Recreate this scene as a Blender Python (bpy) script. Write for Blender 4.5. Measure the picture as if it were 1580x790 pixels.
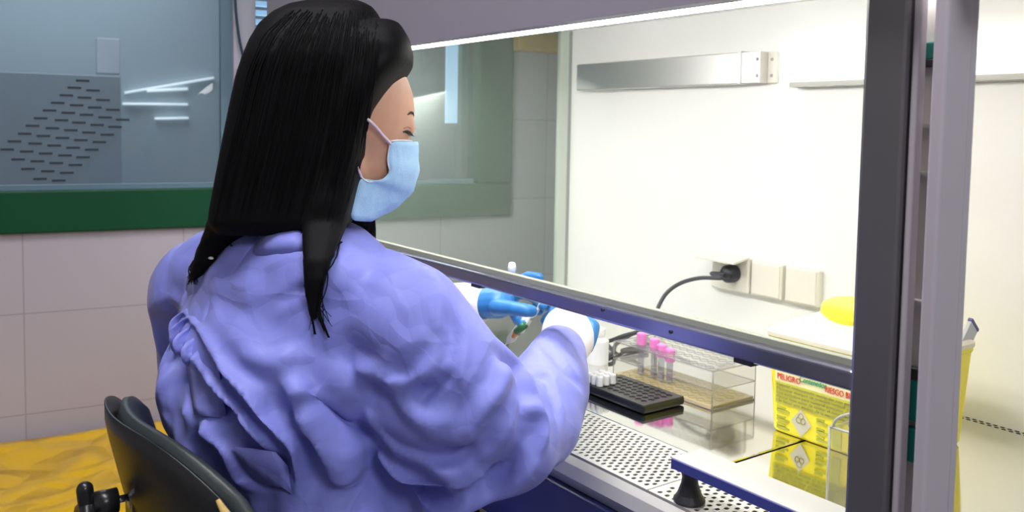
import bpy, bmesh, math, random
import numpy as np
from mathutils import Vector, Matrix, noise
from mathutils.bvhtree import BVHTree
random.seed(7)
for o in list(bpy.data.objects): bpy.data.objects.remove(o)
scn = bpy.context.scene
C = scn.collection
PI = math.pi
# ------------------------------------------------------------------ camera
F = 1340.0; CX, CY = 790.0, 284.4; CAMZ = 1.23
ya, pi_, ro = [math.radians(v) for v in (54.29, 3.645, .995)]
Ry = np.array([[math.cos(ya),0,math.sin(ya)],[0,1,0],[-math.sin(ya),0,math.cos(ya)]])
Rx = np.array([[1,0,0],[0,math.cos(pi_),-math.sin(pi_)],[0,math.sin(pi_),math.cos(pi_)]])
Rz = np.array([[math.cos(ro),-math.sin(ro),0],[math.sin(ro),math.cos(ro),0],[0,0,1]])
RC = Rz @ Rx @ Ry
def w3(v): return Vector((v[0], v[2], -v[1]))
RIGHT, DOWN, FWD = w3(RC[0]), w3(RC[1]), w3(RC[2])
CAM = Vector((0, 0, CAMZ))
def ray(px, py): return RIGHT*((px-CX)/F) + DOWN*((py-CY)/F) + FWD
def P(px, py, d): return CAM + ray(px, py)*d          # point at forward distance d
def onz(px, py, z): r = ray(px, py); return CAM + r*((z-CAMZ)/r.z)
def onx(px, py, x): r = ray(px, py); return CAM + r*(x/r.x)
def ony(px, py, y): r = ray(px, py); return CAM + r*(y/r.y)
cd = bpy.data.cameras.new('camera'); cam = bpy.data.objects.new('camera', cd); C.objects.link(cam)
cd.sensor_width = 36; cd.lens = F/1580*36; cd.shift_y = -(395-CY)/1580; cd.clip_start = .02
m = Matrix((RIGHT, -DOWN, -FWD)).transposed().to_4x4(); m.translation = CAM
cam.matrix_world = m
cd.dof.use_dof = True; cd.dof.focus_distance = 1.1; cd.dof.aperture_fstop = 8
scn.camera = cam
# ------------------------------------------------------------------ world, exposure, room lights
w = bpy.data.worlds.new('world'); scn.world = w; w.use_nodes = True
w.node_tree.nodes['Background'].inputs[0].default_value = (.75,.82,1,1)
w.node_tree.nodes['Background'].inputs[1].default_value = .3
scn.view_settings.view_transform = 'Standard'; scn.view_settings.look = 'None'
scn.view_settings.gamma = 1; scn.view_settings.use_curve_mapping = False
scn.view_settings.exposure = 0.0
def area(name, loc, size, power, color, target):
    l = bpy.data.lights.new(name, 'AREA'); l.shape = 'RECTANGLE'; l.size, l.size_y = size; l.energy = power; l.color = color
    o = bpy.data.objects.new(name, l); C.objects.link(o); o.location = loc
    o.rotation_euler = (Vector(target)-Vector(loc)).to_track_quat('-Z', 'Y').to_euler()
    return o
area('room_daylight_light', (1.5,.25,2.66), (.9,1.0), 44, (.90,.93,1), (-1,.4,1.1))
area('room_ceiling_light', (-.75,.1,2.62), (1.2,.3), 28, (.98,.96,1), (-.85,.3,0))
area('cabinet_lamp_light', (-1.05,.80,1.425), (1.1,.06), 6.0, (1,.98,.94), (-1.05,1.05,.78))
area('added_wall_fill_light', (-1.86,1.05,1.362), (.16,.55), 3.0, (1,.98,.94), (-2.0,1.15,.9))  # added unseen light, brightens the wall behind the left side glass
area('corridor_light', (-4.2,.6,2.3), (1.6,1.6), 26, (.93,.96,1), (-4.2,.6,0))
# ------------------------------------------------------------------ materials
MATS = {}
def mat(name, col, rough=.5, metal=0, spec=.5, emit=None, es=1, bump=0, bscale=60, bdetail=3, var=0, vscale=8, sub=0, aniso=None, coat=0, trans=0):
    if name in MATS: return MATS[name]
    m = bpy.data.materials.new(name); m.use_nodes = True; nt = m.node_tree
    b = nt.nodes['Principled BSDF']
    b.inputs['Base Color'].default_value = (*col, 1); b.inputs['Roughness'].default_value = rough
    b.inputs['Metallic'].default_value = metal; b.inputs['Specular IOR Level'].default_value = spec
    b.inputs['Coat Weight'].default_value = coat; b.inputs['Transmission Weight'].default_value = trans
    if emit: b.inputs['Emission Color'].default_value = (*emit, 1); b.inputs['Emission Strength'].default_value = es
    if sub:
        b.inputs['Subsurface Weight'].default_value = sub; b.inputs['Subsurface Radius'].default_value = (.02,.008,.004); b.inputs['Subsurface Scale'].default_value = .5
    tc = nt.nodes.new('ShaderNodeTexCoord')
    src = tc.outputs['Object']
    if aniso:
        mp = nt.nodes.new('ShaderNodeMapping'); mp.inputs['Scale'].default_value = aniso; nt.links.new(src, mp.inputs[0]); src = mp.outputs[0]
    n = nt.nodes.new('ShaderNodeTexNoise'); n.inputs['Scale'].default_value = bscale; n.inputs['Detail'].default_value = bdetail
    nt.links.new(src, n.inputs['Vector'])
    if bump:
        bp = nt.nodes.new('ShaderNodeBump'); bp.inputs['Strength'].default_value = bump; bp.inputs['Distance'].default_value = .002
        nt.links.new(n.outputs['Fac'], bp.inputs['Height']); nt.links.new(bp.outputs[0], b.inputs['Normal'])
    n2 = nt.nodes.new('ShaderNodeTexNoise'); n2.inputs['Scale'].default_value = vscale; n2.inputs['Detail'].default_value = 4
    nt.links.new(tc.outputs['Object'], n2.inputs['Vector'])
    mx = nt.nodes.new('ShaderNodeMix'); mx.data_type = 'RGBA'
    v = max(var, .03)
    mx.inputs[6].default_value = (*[c*(1-v) for c in col], 1); mx.inputs[7].default_value = (*[min(1, c*(1+v)) for c in col], 1)
    nt.links.new(n2.outputs['Fac'], mx.inputs[0]); nt.links.new(mx.outputs[2], b.inputs['Base Color'])
    MATS[name] = m; return m
def glassmat(name, tint, refl=1.0, haze=0.0, hazecol=(.8,.85,.8), rough=.0, edge=1.45):
    m = bpy.data.materials.new(name); m.use_nodes = True; nt = m.node_tree
    for n in list(nt.nodes): nt.nodes.remove(n)
    out = nt.nodes.new('ShaderNodeOutputMaterial')
    t = nt.nodes.new('ShaderNodeBsdfTransparent'); t.inputs[0].default_value = (*tint, 1)
    g = nt.nodes.new('ShaderNodeBsdfGlossy'); g.inputs['Roughness'].default_value = rough
    fr = nt.nodes.new('ShaderNodeFresnel'); fr.inputs[0].default_value = edge
    mu = nt.nodes.new('ShaderNodeMath'); mu.operation = 'MULTIPLY'; mu.inputs[1].default_value = refl
    mix = nt.nodes.new('ShaderNodeMixShader')
    ge = nt.nodes.new('ShaderNodeNewGeometry'); su = nt.nodes.new('ShaderNodeMath'); su.operation = 'SUBTRACT'; su.inputs[0].default_value = 1
    nt.links.new(ge.outputs['Backfacing'], su.inputs[1]); m3 = nt.nodes.new('ShaderNodeMath'); m3.operation = 'MULTIPLY'
    nt.links.new(fr.outputs[0], mu.inputs[0]); nt.links.new(mu.outputs[0], m3.inputs[0]); nt.links.new(su.outputs[0], m3.inputs[1]); nt.links.new(m3.outputs[0], mix.inputs[0])
    nt.links.new(g.outputs[0], mix.inputs[2])
    if haze:
        d = nt.nodes.new('ShaderNodeBsdfDiffuse'); d.inputs[0].default_value = (*hazecol, 1)
        m2 = nt.nodes.new('ShaderNodeMixShader'); m2.inputs[0].default_value = haze
        nt.links.new(t.outputs[0], m2.inputs[1]); nt.links.new(d.outputs[0], m2.inputs[2]); nt.links.new(m2.outputs[0], mix.inputs[1])
    else: nt.links.new(t.outputs[0], mix.inputs[1])
    nt.links.new(mix.outputs[0], out.inputs[0]); return m
def emis(name, col, s):
    m = bpy.data.materials.new(name); m.use_nodes = True; nt = m.node_tree
    b = nt.nodes['Principled BSDF']; b.inputs['Base Color'].default_value = (.9,.9,.9,1)
    b.inputs['Emission Color'].default_value = (*col, 1); b.inputs['Emission Strength'].default_value = s; return m
def tilemat():
    m = mat('wall_tile', (.45,.42,.48), .55, spec=.3, var=.04, vscale=3)
    nt = m.node_tree; b = nt.nodes['Principled BSDF']
    tc = nt.nodes.new('ShaderNodeTexCoord'); mp = nt.nodes.new('ShaderNodeMapping')
    mp.inputs['Location'].default_value = (.025, -.039, 0)
    br = nt.nodes.new('ShaderNodeTexBrick'); br.offset = 0; br.inputs['Scale'].default_value = 1
    br.inputs['Brick Width'].default_value = .36; br.inputs['Row Height'].default_value = .244
    br.inputs['Mortar Size'].default_value = .0016; br.inputs['Mortar Smooth'].default_value = .3
    br.inputs['Color1'].default_value = (.47,.43,.485,1); br.inputs['Color2'].default_value = (.455,.415,.47,1); br.inputs['Mortar'].default_value = (.34,.30,.33,1)
    sw = nt.nodes.new('ShaderNodeSeparateXYZ'); cb = nt.nodes.new('ShaderNodeCombineXYZ')
    nt.links.new(tc.outputs['Object'], sw.inputs[0]); nt.links.new(sw.outputs[1], cb.inputs[0]); nt.links.new(sw.outputs[2], cb.inputs[1])
    nt.links.new(cb.outputs[0], mp.inputs[0]); nt.links.new(mp.outputs[0], br.inputs[0]); nt.links.new(br.outputs[0], b.inputs['Base Color'])
    return m
M = dict(
 tile=tilemat(), plaster=mat('wall_plaster', (.62,.61,.6), .8, bump=.2), ceil=mat('ceiling_paint', (.75,.75,.73), .9),
 floor=mat('floor_vinyl', (.22,.22,.24), .4, var=.15, vscale=20),
 green=mat('green_frame_paint', (.0045,.065,.024), .5, spec=.2), green2=mat('green_door_paint', (.02,.20,.085), .35),
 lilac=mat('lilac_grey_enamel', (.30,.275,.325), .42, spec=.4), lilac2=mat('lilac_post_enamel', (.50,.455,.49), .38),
 cream=mat('cream_cabinet_panel', (.88,.88,.84), .30, spec=.35), white=mat('white_enamel', (.85,.85,.83), .35),
 steel=mat('polished_steel', (.80,.79,.74), .07, 1, bump=.02, bscale=30), grille=mat('grille_steel', (.80,.78,.73), .35, .55),
 bsteel=mat('brushed_steel', (.70,.69,.67), .36, 1, bump=.1, bscale=50, aniso=(1,1,18)), rim=mat('rim_steel', (.40,.39,.385), .5, .25),
 navy=mat('navy_enamel', (.017,.02,.085), .35), navy2=mat('blue_enamel', (.06,.07,.30), .3),
 sash=mat('dark_sash_metal', (.27,.27,.34), .22, .85), black=mat('black_post_metal', (.27,.26,.27), .32, .9, bump=.03),
 hole=mat('dark_plenum', (.01,.01,.01), .9), wood=mat('ochre_wood', (.62,.38,.06), .45, var=.15, bscale=20),
 socket=mat('cream_socket_plastic', (.82,.79,.68), .3), rubber=mat('black_rubber', (.015,.015,.017), .45), cable=mat('grey_black_cable', (.05,.05,.055), .4),
 bluecable=mat('dark_blue_cable', (.02,.05,.09), .45),
 yellow=mat('yellow_container_plastic', (.93,.80,.035), .35, sub=0), yellow2=mat('yellow_cap_plastic', (.95,.85,.06), .35),
 lid=mat('cream_lid_plastic', (.80,.74,.57), .35), bag=mat('yellow_bag_film', (.74,.44,.008), .28, spec=.5, bump=.25, bscale=14, coat=.2),
 pink=mat('pink_cap_plastic', (.85,.25,.62), .35), teal=mat('teal_plastic', (.005,.16,.13), .4),
 blackp=mat('black_rack_plastic', (.006,.006,.007), .32), whitep=mat('white_plastic', (.83,.83,.82), .35),
 amber=mat('amber_acrylic', (.62,.50,.28), .3, trans=.3), edge=mat('acrylic_edge', (.40,.38,.37), .25, trans=.4),
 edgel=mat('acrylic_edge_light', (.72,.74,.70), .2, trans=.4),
 gown=mat('blue_violet_gown', (.225,.245,.68), .5, spec=.35, bump=.08, bscale=900, var=.05, vscale=14), cuff=mat('white_knit_cuff', (.80,.76,.77), .9, bump=.6, bscale=400),
 glove=mat('blue_nitrile', (.035,.20,.50), .42, bump=.12, bscale=90), skin=mat('skin', (.66,.36,.235), .5, sub=.12, var=.08, vscale=30, bump=.05, bscale=300),
 hair=mat('black_hair', (.0045,.004,.0045), .6, spec=.1, bump=.25, bscale=55, aniso=(9,9,.35)), strand=mat('black_hair_strand', (.0045,.004,.0045), .6, spec=.1),
 mask=mat('light_blue_mask', (.42,.66,.90), .8, bump=.25, bscale=500, var=.03), maskw=mat('white_mask_edge', (.80,.82,.90), .8), strap=mat('pink_white_elastic', (.86,.70,.78), .8),
 vinyl=mat('black_vinyl', (.009,.009,.010), .36, bump=.12, bscale=220), vinylg=mat('worn_grey_vinyl', (.028,.036,.038), .42, bump=.15, bscale=200),
 foam=mat('torn_yellow_foam', (.62,.42,.14), .95, bump=.8, bscale=160), chrome=mat('chrome', (.55,.56,.6), .12, 1), chair_black=mat('chair_black_plastic', (.012,.012,.013), .3),
 gauze=mat('white_gauze', (.82,.82,.76), .9, bump=.6, bscale=300), greenp=mat('green_plastic', (.03,.16,.05), .4), orange=mat('orange_plastic', (.7,.25,.08), .5),
 lash=mat('dark_lash', (.02,.012,.01), .6), eye=mat('eye_white', (.75,.72,.7), .2), ink_g=mat('green_ink', (.04,.38,.16), .6), ink_r=mat('red_ink', (.72,.08,.05), .6),
 ink_o=mat('olive_ink', (.45,.47,.05), .6), ink_k=mat('grey_ink', (.42,.36,.10), .6), lab_w=mat('pale_label', (.90,.82,.45), .5), lab_g=mat('grey_label', (.62,.60,.45), .5),
 olive=mat('olive_label_block', (.62,.62,.06), .5), beige=mat('beige_plastic', (.55,.42,.25), .5), corr=mat('corridor_paint', (.36,.43,.47), .8), corr2=mat('corridor_grey_panel', (.42,.45,.50), .6), corrw=mat('corridor_pale_wall', (.5,.54,.58), .8),
 trousers=mat('navy_trousers', (.03,.035,.07), .9), shoe=mat('white_clog', (.8,.8,.8), .5), liquid=mat('dark_sample', (.18,.02,.03), .2), film=mat('grey_plastic_film', (.5,.52,.55), .3),
)
M['gown'].node_tree.nodes['Principled BSDF'].inputs['Sheen Weight'].default_value = .1
def crumple(m, scales, dist, strength):
    nt = m.node_tree; b = nt.nodes['Principled BSDF']; tc = nt.nodes.new('ShaderNodeTexCoord'); prev = None
    old = b.inputs['Normal'].links[0].from_socket if b.inputs['Normal'].links else None
    nz = nt.nodes.new('ShaderNodeTexNoise'); nz.inputs['Scale'].default_value = 5; nz.inputs['Detail'].default_value = 2
    nt.links.new(tc.outputs['Object'], nz.inputs['Vector'])
    ad = nt.nodes.new('ShaderNodeMix'); ad.data_type = 'RGBA'; ad.blend_type = 'ADD'; ad.inputs[0].default_value = .16
    nt.links.new(tc.outputs['Object'], ad.inputs[6]); nt.links.new(nz.outputs['Color'], ad.inputs[7])
    for sc_, w_ in scales:
        v = nt.nodes.new('ShaderNodeTexVoronoi'); v.inputs['Scale'].default_value = sc_; v.feature = 'F1'
        nt.links.new(ad.outputs[2], v.inputs['Vector'])
        bp = nt.nodes.new('ShaderNodeBump'); bp.inputs['Distance'].default_value = dist*w_; bp.inputs['Strength'].default_value = strength; bp.invert = (sc_ % 2 > 1)
        nt.links.new(v.outputs['Distance'], bp.inputs['Height'])
        if prev or old: nt.links.new(prev or old, bp.inputs['Normal'])
        prev = bp.outputs[0]
    nt.links.new(prev, b.inputs['Normal'])
crumple(M['gown'], ((6.5,.030),(15,.008),(33.5,.003)), 1, .55)
crumple(M['mask'], ((28,.004),(60.5,.0015)), 1, .6)
crumple(M['bag'], ((5,.05),(11.5,.02)), 1, .8)
G_SASH = glassmat('sash_glass', (.97,.975,.97), .35)
G_SIDE = glassmat('side_glass', (.93,.97,.94), .5, .09, (.78,.86,.80))
G_RIGHT = glassmat('right_side_glass', (.96,.95,.93), .4)
G_WIN = glassmat('window_glass', (.86,.92,.96), .8, .06, (.5,.6,.65))
G_ACR = glassmat('clear_acrylic', (.93,.93,.92), 1.0, .05, (.8,.8,.8))
G_TUBE = glassmat('clear_tube_glass', (.80,.80,.84), 1.2, .12, (.8,.78,.85))
E_LAMP = emis('white_lamp_tube', (1,.99,.96), 17); E_DIFF = emis('white_lamp_diffuser', (1,.99,.97), 1.0); E_STREAK = emis('reflection_glow', (.9,.97,1), .75)
E_SKY = emis('daylight_pane', (.42,.68,1), .8)
# ------------------------------------------------------------------ mesh helpers
def tagit(o, label=None, cat=None, group=None, kind=None):
    if label: o['label'] = label
    if cat: o['category'] = cat
    if group: o['group'] = group
    if kind: o['kind'] = kind
    return o
def thing(name, label, cat, loc=(0,0,0), group=None, rz=0):
    o = bpy.data.objects.new(name, None); C.objects.link(o); o.location = loc; o.rotation_euler = (0,0,rz); o.empty_display_size = .05
    return tagit(o, label, cat, group)
def link(name, me, m, parent=None, smooth=False, label=None):
    if m is not None:
        for x in (m if isinstance(m, (list, tuple)) else [m]): me.materials.append(x)
    if smooth:
        for p in me.polygons: p.use_smooth = True
    o = bpy.data.objects.new(name, me); C.objects.link(o)
    if parent is not None:
        o.parent = parent
        bpy.context.view_layer.update()
        o.matrix_parent_inverse = parent.matrix_world.inverted()
    if label: o['label'] = label
    return o
def obj(name, bm, m, parent=None, smooth=False, label=None):
    bmesh.ops.recalc_face_normals(bm, faces=bm.faces[:])
    me = bpy.data.meshes.new(name); bm.to_mesh(me); bm.free()
    return link(name, me, m, parent, smooth, label)
def NB(): return bmesh.new()
def box(bm, a, b, bev=0, mi=0, seg=2, mtx=None):
    a, b = Vector(a), Vector(b); lo = Vector(map(min, a, b)); hi = Vector(map(max, a, b))
    r = bmesh.ops.create_cube(bm, size=1); vs = r['verts']
    for v in vs: v.co = Vector([lo[i]+(v.co[i]+.5)*(hi[i]-lo[i]) for i in range(3)])
    fs = set(f for v in vs for f in v.link_faces)
    for f in fs: f.material_index = mi
    if bev:
        es = list(set(e for v in vs for e in v.link_edges))
        g = bmesh.ops.bevel(bm, geom=es, offset=bev, segments=seg, affect='EDGES', profile=.5)
        vs = list(set(v for f in g['faces'] for v in f.verts) | set(v for v in vs if v.is_valid))
        for f in g['faces']: f.material_index = mi
    if mtx is not None:
        for v in vs: v.co = mtx @ v.co
    return vs
def prism(bm, pts, d, mi=0):      # polygon pts swept by vector d
    d = Vector(d); a = [bm.verts.new(p) for p in pts]; b = [bm.verts.new(Vector(p)+d) for p in pts]; n = len(pts)
    fs = [bm.faces.new(a), bm.faces.new(b[::-1])] + [bm.faces.new((a[i], b[i], b[(i+1)%n], a[(i+1)%n])) for i in range(n)]
    for f in fs: f.material_index = mi
def catmull(pts, n=8):
    pts = [Vector(p) for p in pts]; out = []
    q = [pts[0]*2-pts[1]] + pts + [pts[-1]*2-pts[-2]]
    for i in range(1, len(q)-2):
        for k in range(n):
            t = k/n; a, b, c, d = q[i-1], q[i], q[i+1], q[i+2]
            out.append(.5*((2*b)+(c-a)*t+(2*a-5*b+4*c-d)*t*t+(3*b-a-3*c+d)*t**3))
    out.append(pts[-1]); return out
def tube(bm, pts, r, seg=8, mi=0, cap=True):
    pts = [Vector(p) for p in pts]; n = len(pts); rr = r if isinstance(r, (list, tuple)) else [r]*n
    t = (pts[1]-pts[0]).normalized(); up = Vector((0,0,1)) if abs(t.z) < .9 else Vector((1,0,0))
    a = t.cross(up).normalized(); rings = []
    for i in range(n):
        t = (pts[min(i+1, n-1)]-pts[max(i-1, 0)]).normalized()
        a = (a - t*a.dot(t)).normalized(); b = t.cross(a)
        rings.append([bm.verts.new(pts[i]+(a*math.cos(2*PI*k/seg)+b*math.sin(2*PI*k/seg))*rr[i]) for k in range(seg)])
    for i in range(n-1):
        for k in range(seg):
            f = bm.faces.new((rings[i][k], rings[i][(k+1)%seg], rings[i+1][(k+1)%seg], rings[i+1][k])); f.material_index = mi; f.smooth = True
    if cap: bm.faces.new(rings[0][::-1]).material_index = mi; bm.faces.new(rings[-1]).material_index = mi
def lathe(bm, prof, c, seg=20, axis=Vector((0,0,1)), mi=0):
    c = Vector(c); q = Vector((0,0,1)).rotation_difference(axis); rings = []
    for r, z in prof:
        if r < 1e-6: rings.append([bm.verts.new(c+q@Vector((0,0,z)))])
        else: rings.append([bm.verts.new(c+q@Vector((r*math.cos(2*PI*k/seg), r*math.sin(2*PI*k/seg), z))) for k in range(seg)])
    for i in range(len(rings)-1):
        A, B = rings[i], rings[i+1]
        for k in range(seg):
            vs = [A[k%len(A)], A[(k+1)%len(A)], B[(k+1)%len(B)], B[k%len(B)]]
            vs = list(dict.fromkeys(vs))
            if len(vs) > 2: bm.faces.new(vs).material_index = mi
def ell(bm, c, r, rot=None, seg=20):
    s = bmesh.ops.create_uvsphere(bm, u_segments=seg, v_segments=seg//2, radius=1)
    mt = (rot.to_3x3() if rot is not None else Matrix.Identity(3)) @ Matrix.Diagonal(Vector(r))
    for v in s['verts']: v.co = mt @ v.co + Vector(c)
def capsule(bm, a, ra, b, rb, seg=16):
    a, b = Vector(a), Vector(b); n = 8; L = (b-a).length; pts = []; rr = []
    t = (b-a).normalized()
    for i in range(6): th = PI/2*(1-i/6); pts.append(a-t*ra*math.sin(th)); rr.append(max(ra*math.cos(th), 1e-4))
    for i in range(n+1): pts.append(a.lerp(b, i/n)); rr.append(ra+(rb-ra)*i/n)
    for i in range(1, 7): th = PI/2*i/6; pts.append(b+t*rb*math.sin(th)); rr.append(max(rb*math.cos(th), 1e-4))
    tube(bm, pts, rr, seg)
def chain(bm, pts):
    for (a, ra), (b, rb) in zip(pts[:-1], pts[1:]): capsule(bm, a, ra, b, rb)
def remesh(bm, voxel, smooth=4, sub=0):
    me = bpy.data.meshes.new('tmp'); bm.to_mesh(me); bm.free()
    o = bpy.data.objects.new('tmp', me); C.objects.link(o)
    r = o.modifiers.new('r', 'REMESH'); r.mode = 'VOXEL'; r.voxel_size = voxel; r.adaptivity = 0
    if smooth: s = o.modifiers.new('s', 'SMOOTH'); s.iterations = smooth; s.factor = .5
    if sub: s = o.modifiers.new('u', 'SUBSURF'); s.levels = sub; s.render_levels = sub
    dg = bpy.context.evaluated_depsgraph_get(); dg.update()
    out = bpy.data.meshes.new_from_object(o.evaluated_get(dg)); bpy.data.objects.remove(o); bpy.data.meshes.remove(me)
    return out
def text(name, s, size, loc, m, parent, right=(1,0,0), up=(0,0,1), ext=.0004, shear=0, xs=1):
    cu = bpy.data.curves.new(name, 'FONT'); cu.body = s; cu.size = size; cu.extrude = ext; cu.shear = shear; cu.resolution_u = 3
    o = bpy.data.objects.new('tmp', cu); C.objects.link(o); dg = bpy.context.evaluated_depsgraph_get()
    me = bpy.data.meshes.new_from_object(o.evaluated_get(dg)); bpy.data.objects.remove(o)
    r, u = Vector(right), Vector(up); n = r.cross(u); mt = Matrix((r, u, n)).transposed()
    for v in me.vertices: v.co = Vector((v.co.x*xs, v.co.y, v.co.z)); v.co = mt @ v.co + Vector(loc)
    return link(name, me, m, parent)
# ------------------------------------------------------------------ SETTING
WA = math.radians(6.84)
WD = Vector((math.sin(WA), math.cos(WA), 0)); WN = Vector((math.cos(WA), -math.sin(WA), 0)); W0 = Vector((-2.2, 1.35, 0))
def onw(px, py, off=0):          # (s, z) on the left wall plane
    r = ray(px, py); t = (WN.dot(W0-CAM)+off)/WN.dot(r); p = CAM+r*t; return (p-W0).dot(WD), p.z
WM = Matrix.Translation(W0) @ Matrix.Rotation(-WA, 4, 'Z')     # local x = outwards, y = along, z = up
def wobj(name, bm, m, parent=None, label=None, kind=None, smooth=False):
    if parent is None:
        o = obj(name, bm, m, None, smooth); o.matrix_world = WM
    else:
        for v in bm.verts: v.co = WM @ v.co
        o = obj(name, bm, m, parent, smooth)
    if label: o['label'] = label
    if kind: o['kind'] = kind
    return o
fz0 = onw(0, 361)[1]; fz1 = onw(0, 295)[1]; sR = onw(787, 200)[0]; sRi = onw(735, 200)[0]
sL = -2.2; ztop = 1.80; ztopi = 1.70
# left wall with the window opening
bm = NB()
box(bm, (-.12, -3.2, 0), (0, .75, fz0)); box(bm, (-.12, -3.2, ztop), (0, .75, 2.7)); box(bm, (-.12, sR, fz0), (0, .75, ztop)); box(bm, (-.12, -3.2, fz0), (0, sL, ztop))
wobj('wall_left', bm, M['tile'], kind='structure')
bm = NB()
for a, b in (((-.10, sL, fz0), (.018, sR, fz1)), ((-.10, sL, ztopi), (.018, sR, ztop)), ((-.10, sRi, fz1), (.018, sR, ztopi)), ((-.10, sL, fz1), (.018, sL+.1, ztopi))): box(bm, a, b, .004)
win = wobj('window_1', bm, M['green'], kind='structure')
s342 = onw(342, 100)[0]; s360 = onw(359, 50)[0]; s393 = onw(393, 50)[0]
bm = NB(); box(bm, (-.03, sL+.1, fz1), (-.024, sRi, ztopi)); wobj('window_pane', bm, G_WIN, win, 'clear bluish glass pane with dash pattern')
bm = NB(); box(bm, (-.036, sL+.1, fz1), (-.012, sRi, fz1+.012)); box(bm, (-.035, s342, fz1), (-.010, s360, ztopi)); wobj('pane_seal', bm, mat('grey_blue_gasket', (.12,.20,.26), .4), win)
bm = NB(); box(bm, (-.022, s360, fz1), (.012, s393, ztopi), .003); mu_ = wobj('mullion', bm, mat('pale_mullion', (.50,.50,.58), .5), win, 'pale vertical mullion')
# dash sticker: rows of short dashes in a slanted block
bm = NB()
def dashq(cx, cy):
    s0, z0 = onw(cx-10.5, cy+.5, -.022); s1, z1 = onw(cx+10.5, cy-.5, -.022)
    hz = .0026
    box(bm, (-.0245, s0, (z0+z1)/2-hz), (-.0215, s1, (z0+z1)/2+hz))
DL = [(458,124),(412,163),(515,178),(368,205),(468,218),(570,231),(320,247),(425,260),(525,272),(625,285),(275,289),(378,302),(480,313),(582,327),(680,340),
 (225,332),(340,343),(437,356),(538,369),(637,380),(180,374),(290,387),(392,398),(493,411),(595,423),(137,418),(240,430),(345,441),(448,453),(550,464),
 (80,460),(195,472),(300,483),(405,495),(508,506),(40,505),(148,516),(253,527),(360,538),(460,548),(100,560),(207,570),(312,580),(418,591),(155,613),(265,625),(370,634),(222,668),(325,677)]
for x, y in DL: dashq(x/3.59, 90+y/3.59)
wobj('dash_decal', bm, mat('black_decal', (.02,.03,.04), .6), win, 'black dashes in a slanted block on the glass')
# beige switch on the mullion, hanging cable, ochre wood cupboard
bm = NB(); s0, z0 = onw(363,150); s1, z1 = onw(385,107); box(bm, (.014, s0, z0), (.04, s1, z1), .004)
t = wobj('wall_switch', bm, M['beige']); tagit(t, 'small beige switch box on the pale window mullion behind the hair', 'switch')
bm = NB(); pts = []
for x, y in ((364,-60),(363,0),(367,45),(373,78),(383,108),(392,135),(400,170)): s, z = onw(x, y, .045); pts.append((.045, s, z))
tube(bm, catmull(pts, 6), .0035, 8)
t = wobj('hanging_cable', bm, M['bluecable'], smooth=True); tagit(t, 'dark thin cable hanging in front of the pale window mullion', 'cable')
s0, z0 = onw(788, 79); s1, z1 = onw(862, 82)
th = thing('wall_cupboard', 'ochre wooden cupboard high on the wall beyond the green window frame', 'cupboard', WM @ Vector((.06, .5, z0)))
bm = NB(); box(bm, (.0, s0, z0), (.05, s0+.7, z0+.42), .003); wobj('cupboard_body', bm, M['wood'], th)
bm = NB(); box(bm, (.05, s0+.01, z0+.01), (.062, s0+.34, z0+.41), .003); box(bm, (.05, s0+.36, z0+.01), (.062, s0+.69, z0+.41), .003); wobj('cupboard_door', bm, M['wood'], th)
# corridor behind the window
bm = NB(); box(bm, (-3.0, -3.5, 0), (-2.9, 2.4, 2.7)); wobj('wall_corridor', bm, M['corr'], kind='structure')
bm = NB(); box(bm, (-3.0, 2.3, 0), (-.12, 2.4, 2.7)); wobj('wall_corridor_end', bm, M['corrw'], kind='structure')
bm = NB(); box(bm, (-3.0, -3.5, 0), (-.12, -3.4, 2.7)); wobj('wall_corridor_start', bm, M['corrw'], kind='structure')
bm = NB(); box(bm, (-3.0, -3.5, -.05), (-.12, 2.4, 0)); wobj('floor_corridor', bm, M['floor'], kind='structure')
bm = NB(); box(bm, (-3.0, -3.5, 2.7), (-.12, 2.4, 2.75)); wobj('ceiling_corridor', bm, M['ceil'], kind='structure')
def oncorr(px, py, x):            # local (s, z) on a plane x inside the corridor
    return onw(px, py, x)
def corr_streak(p0, p1, x, r, label):  # reflections in the window, added as glowing bars beyond the pane
    bm = NB(); a = oncorr(*p0, x); b = oncorr(*p1, x)
    box(bm, (-2.9, min(a[0],b[0]), -r), (x, max(a[0],b[0]), r)) if 0 else prism(bm, [(-2.899, a[0], a[1]-r), (x, a[0], a[1]-r), (x, a[0], a[1]+r), (-2.899, a[0], a[1]+r)], (0, b[0]-a[0], b[1]-a[1]))
    o = wobj('reflection_streak', bm, E_STREAK, smooth=True); tagit(o, label, 'reflection', 'glowing reflection streaks beyond the window'); return o
corr_streak((193,143), (330,120), -2.86, .006, 'long slanted bright reflection streak, added as a glowing bar beyond the left window pane')
corr_streak((228,140), (290,137), -2.86, .007, 'short upper reflection streak, a glowing bar right under the slanted one beyond the pane')
corr_streak((190,160), (290,161), -2.86, .006, 'middle horizontal reflection streak, added as a glowing bar beyond the left window pane')
corr_streak((240,183), (291,182), -2.86, .006, 'lowest short reflection streak, added as a glowing bar beyond the left window pane')
def corr_panel(x0, y0, x1, y1, x, th_, m, name, label, cat):
    bm = NB(); a = oncorr(x0, y1, x); b = oncorr(x1, y0, x); box(bm, (x-th_, a[0], a[1]), (x, b[0], b[1]), .004)
    o = wobj(name, bm, m); tagit(o, label, cat); return o
corr_panel(-260, 118, 186, 330, -2.2, .3, mat('corridor_dark_unit', (.25,.29,.33), .6), 'corridor_cabinet', 'dim grey cabinet beyond the dash pattern on the window', 'cabinet')
corr_panel(150, 60, 185, 113, -2.5, .1, M['corr2'], 'corridor_light_patch', 'faint light patch built as a pale box beyond the window above the dash pattern', 'light patch')  # pale box added in place of a faint patch of light
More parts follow.
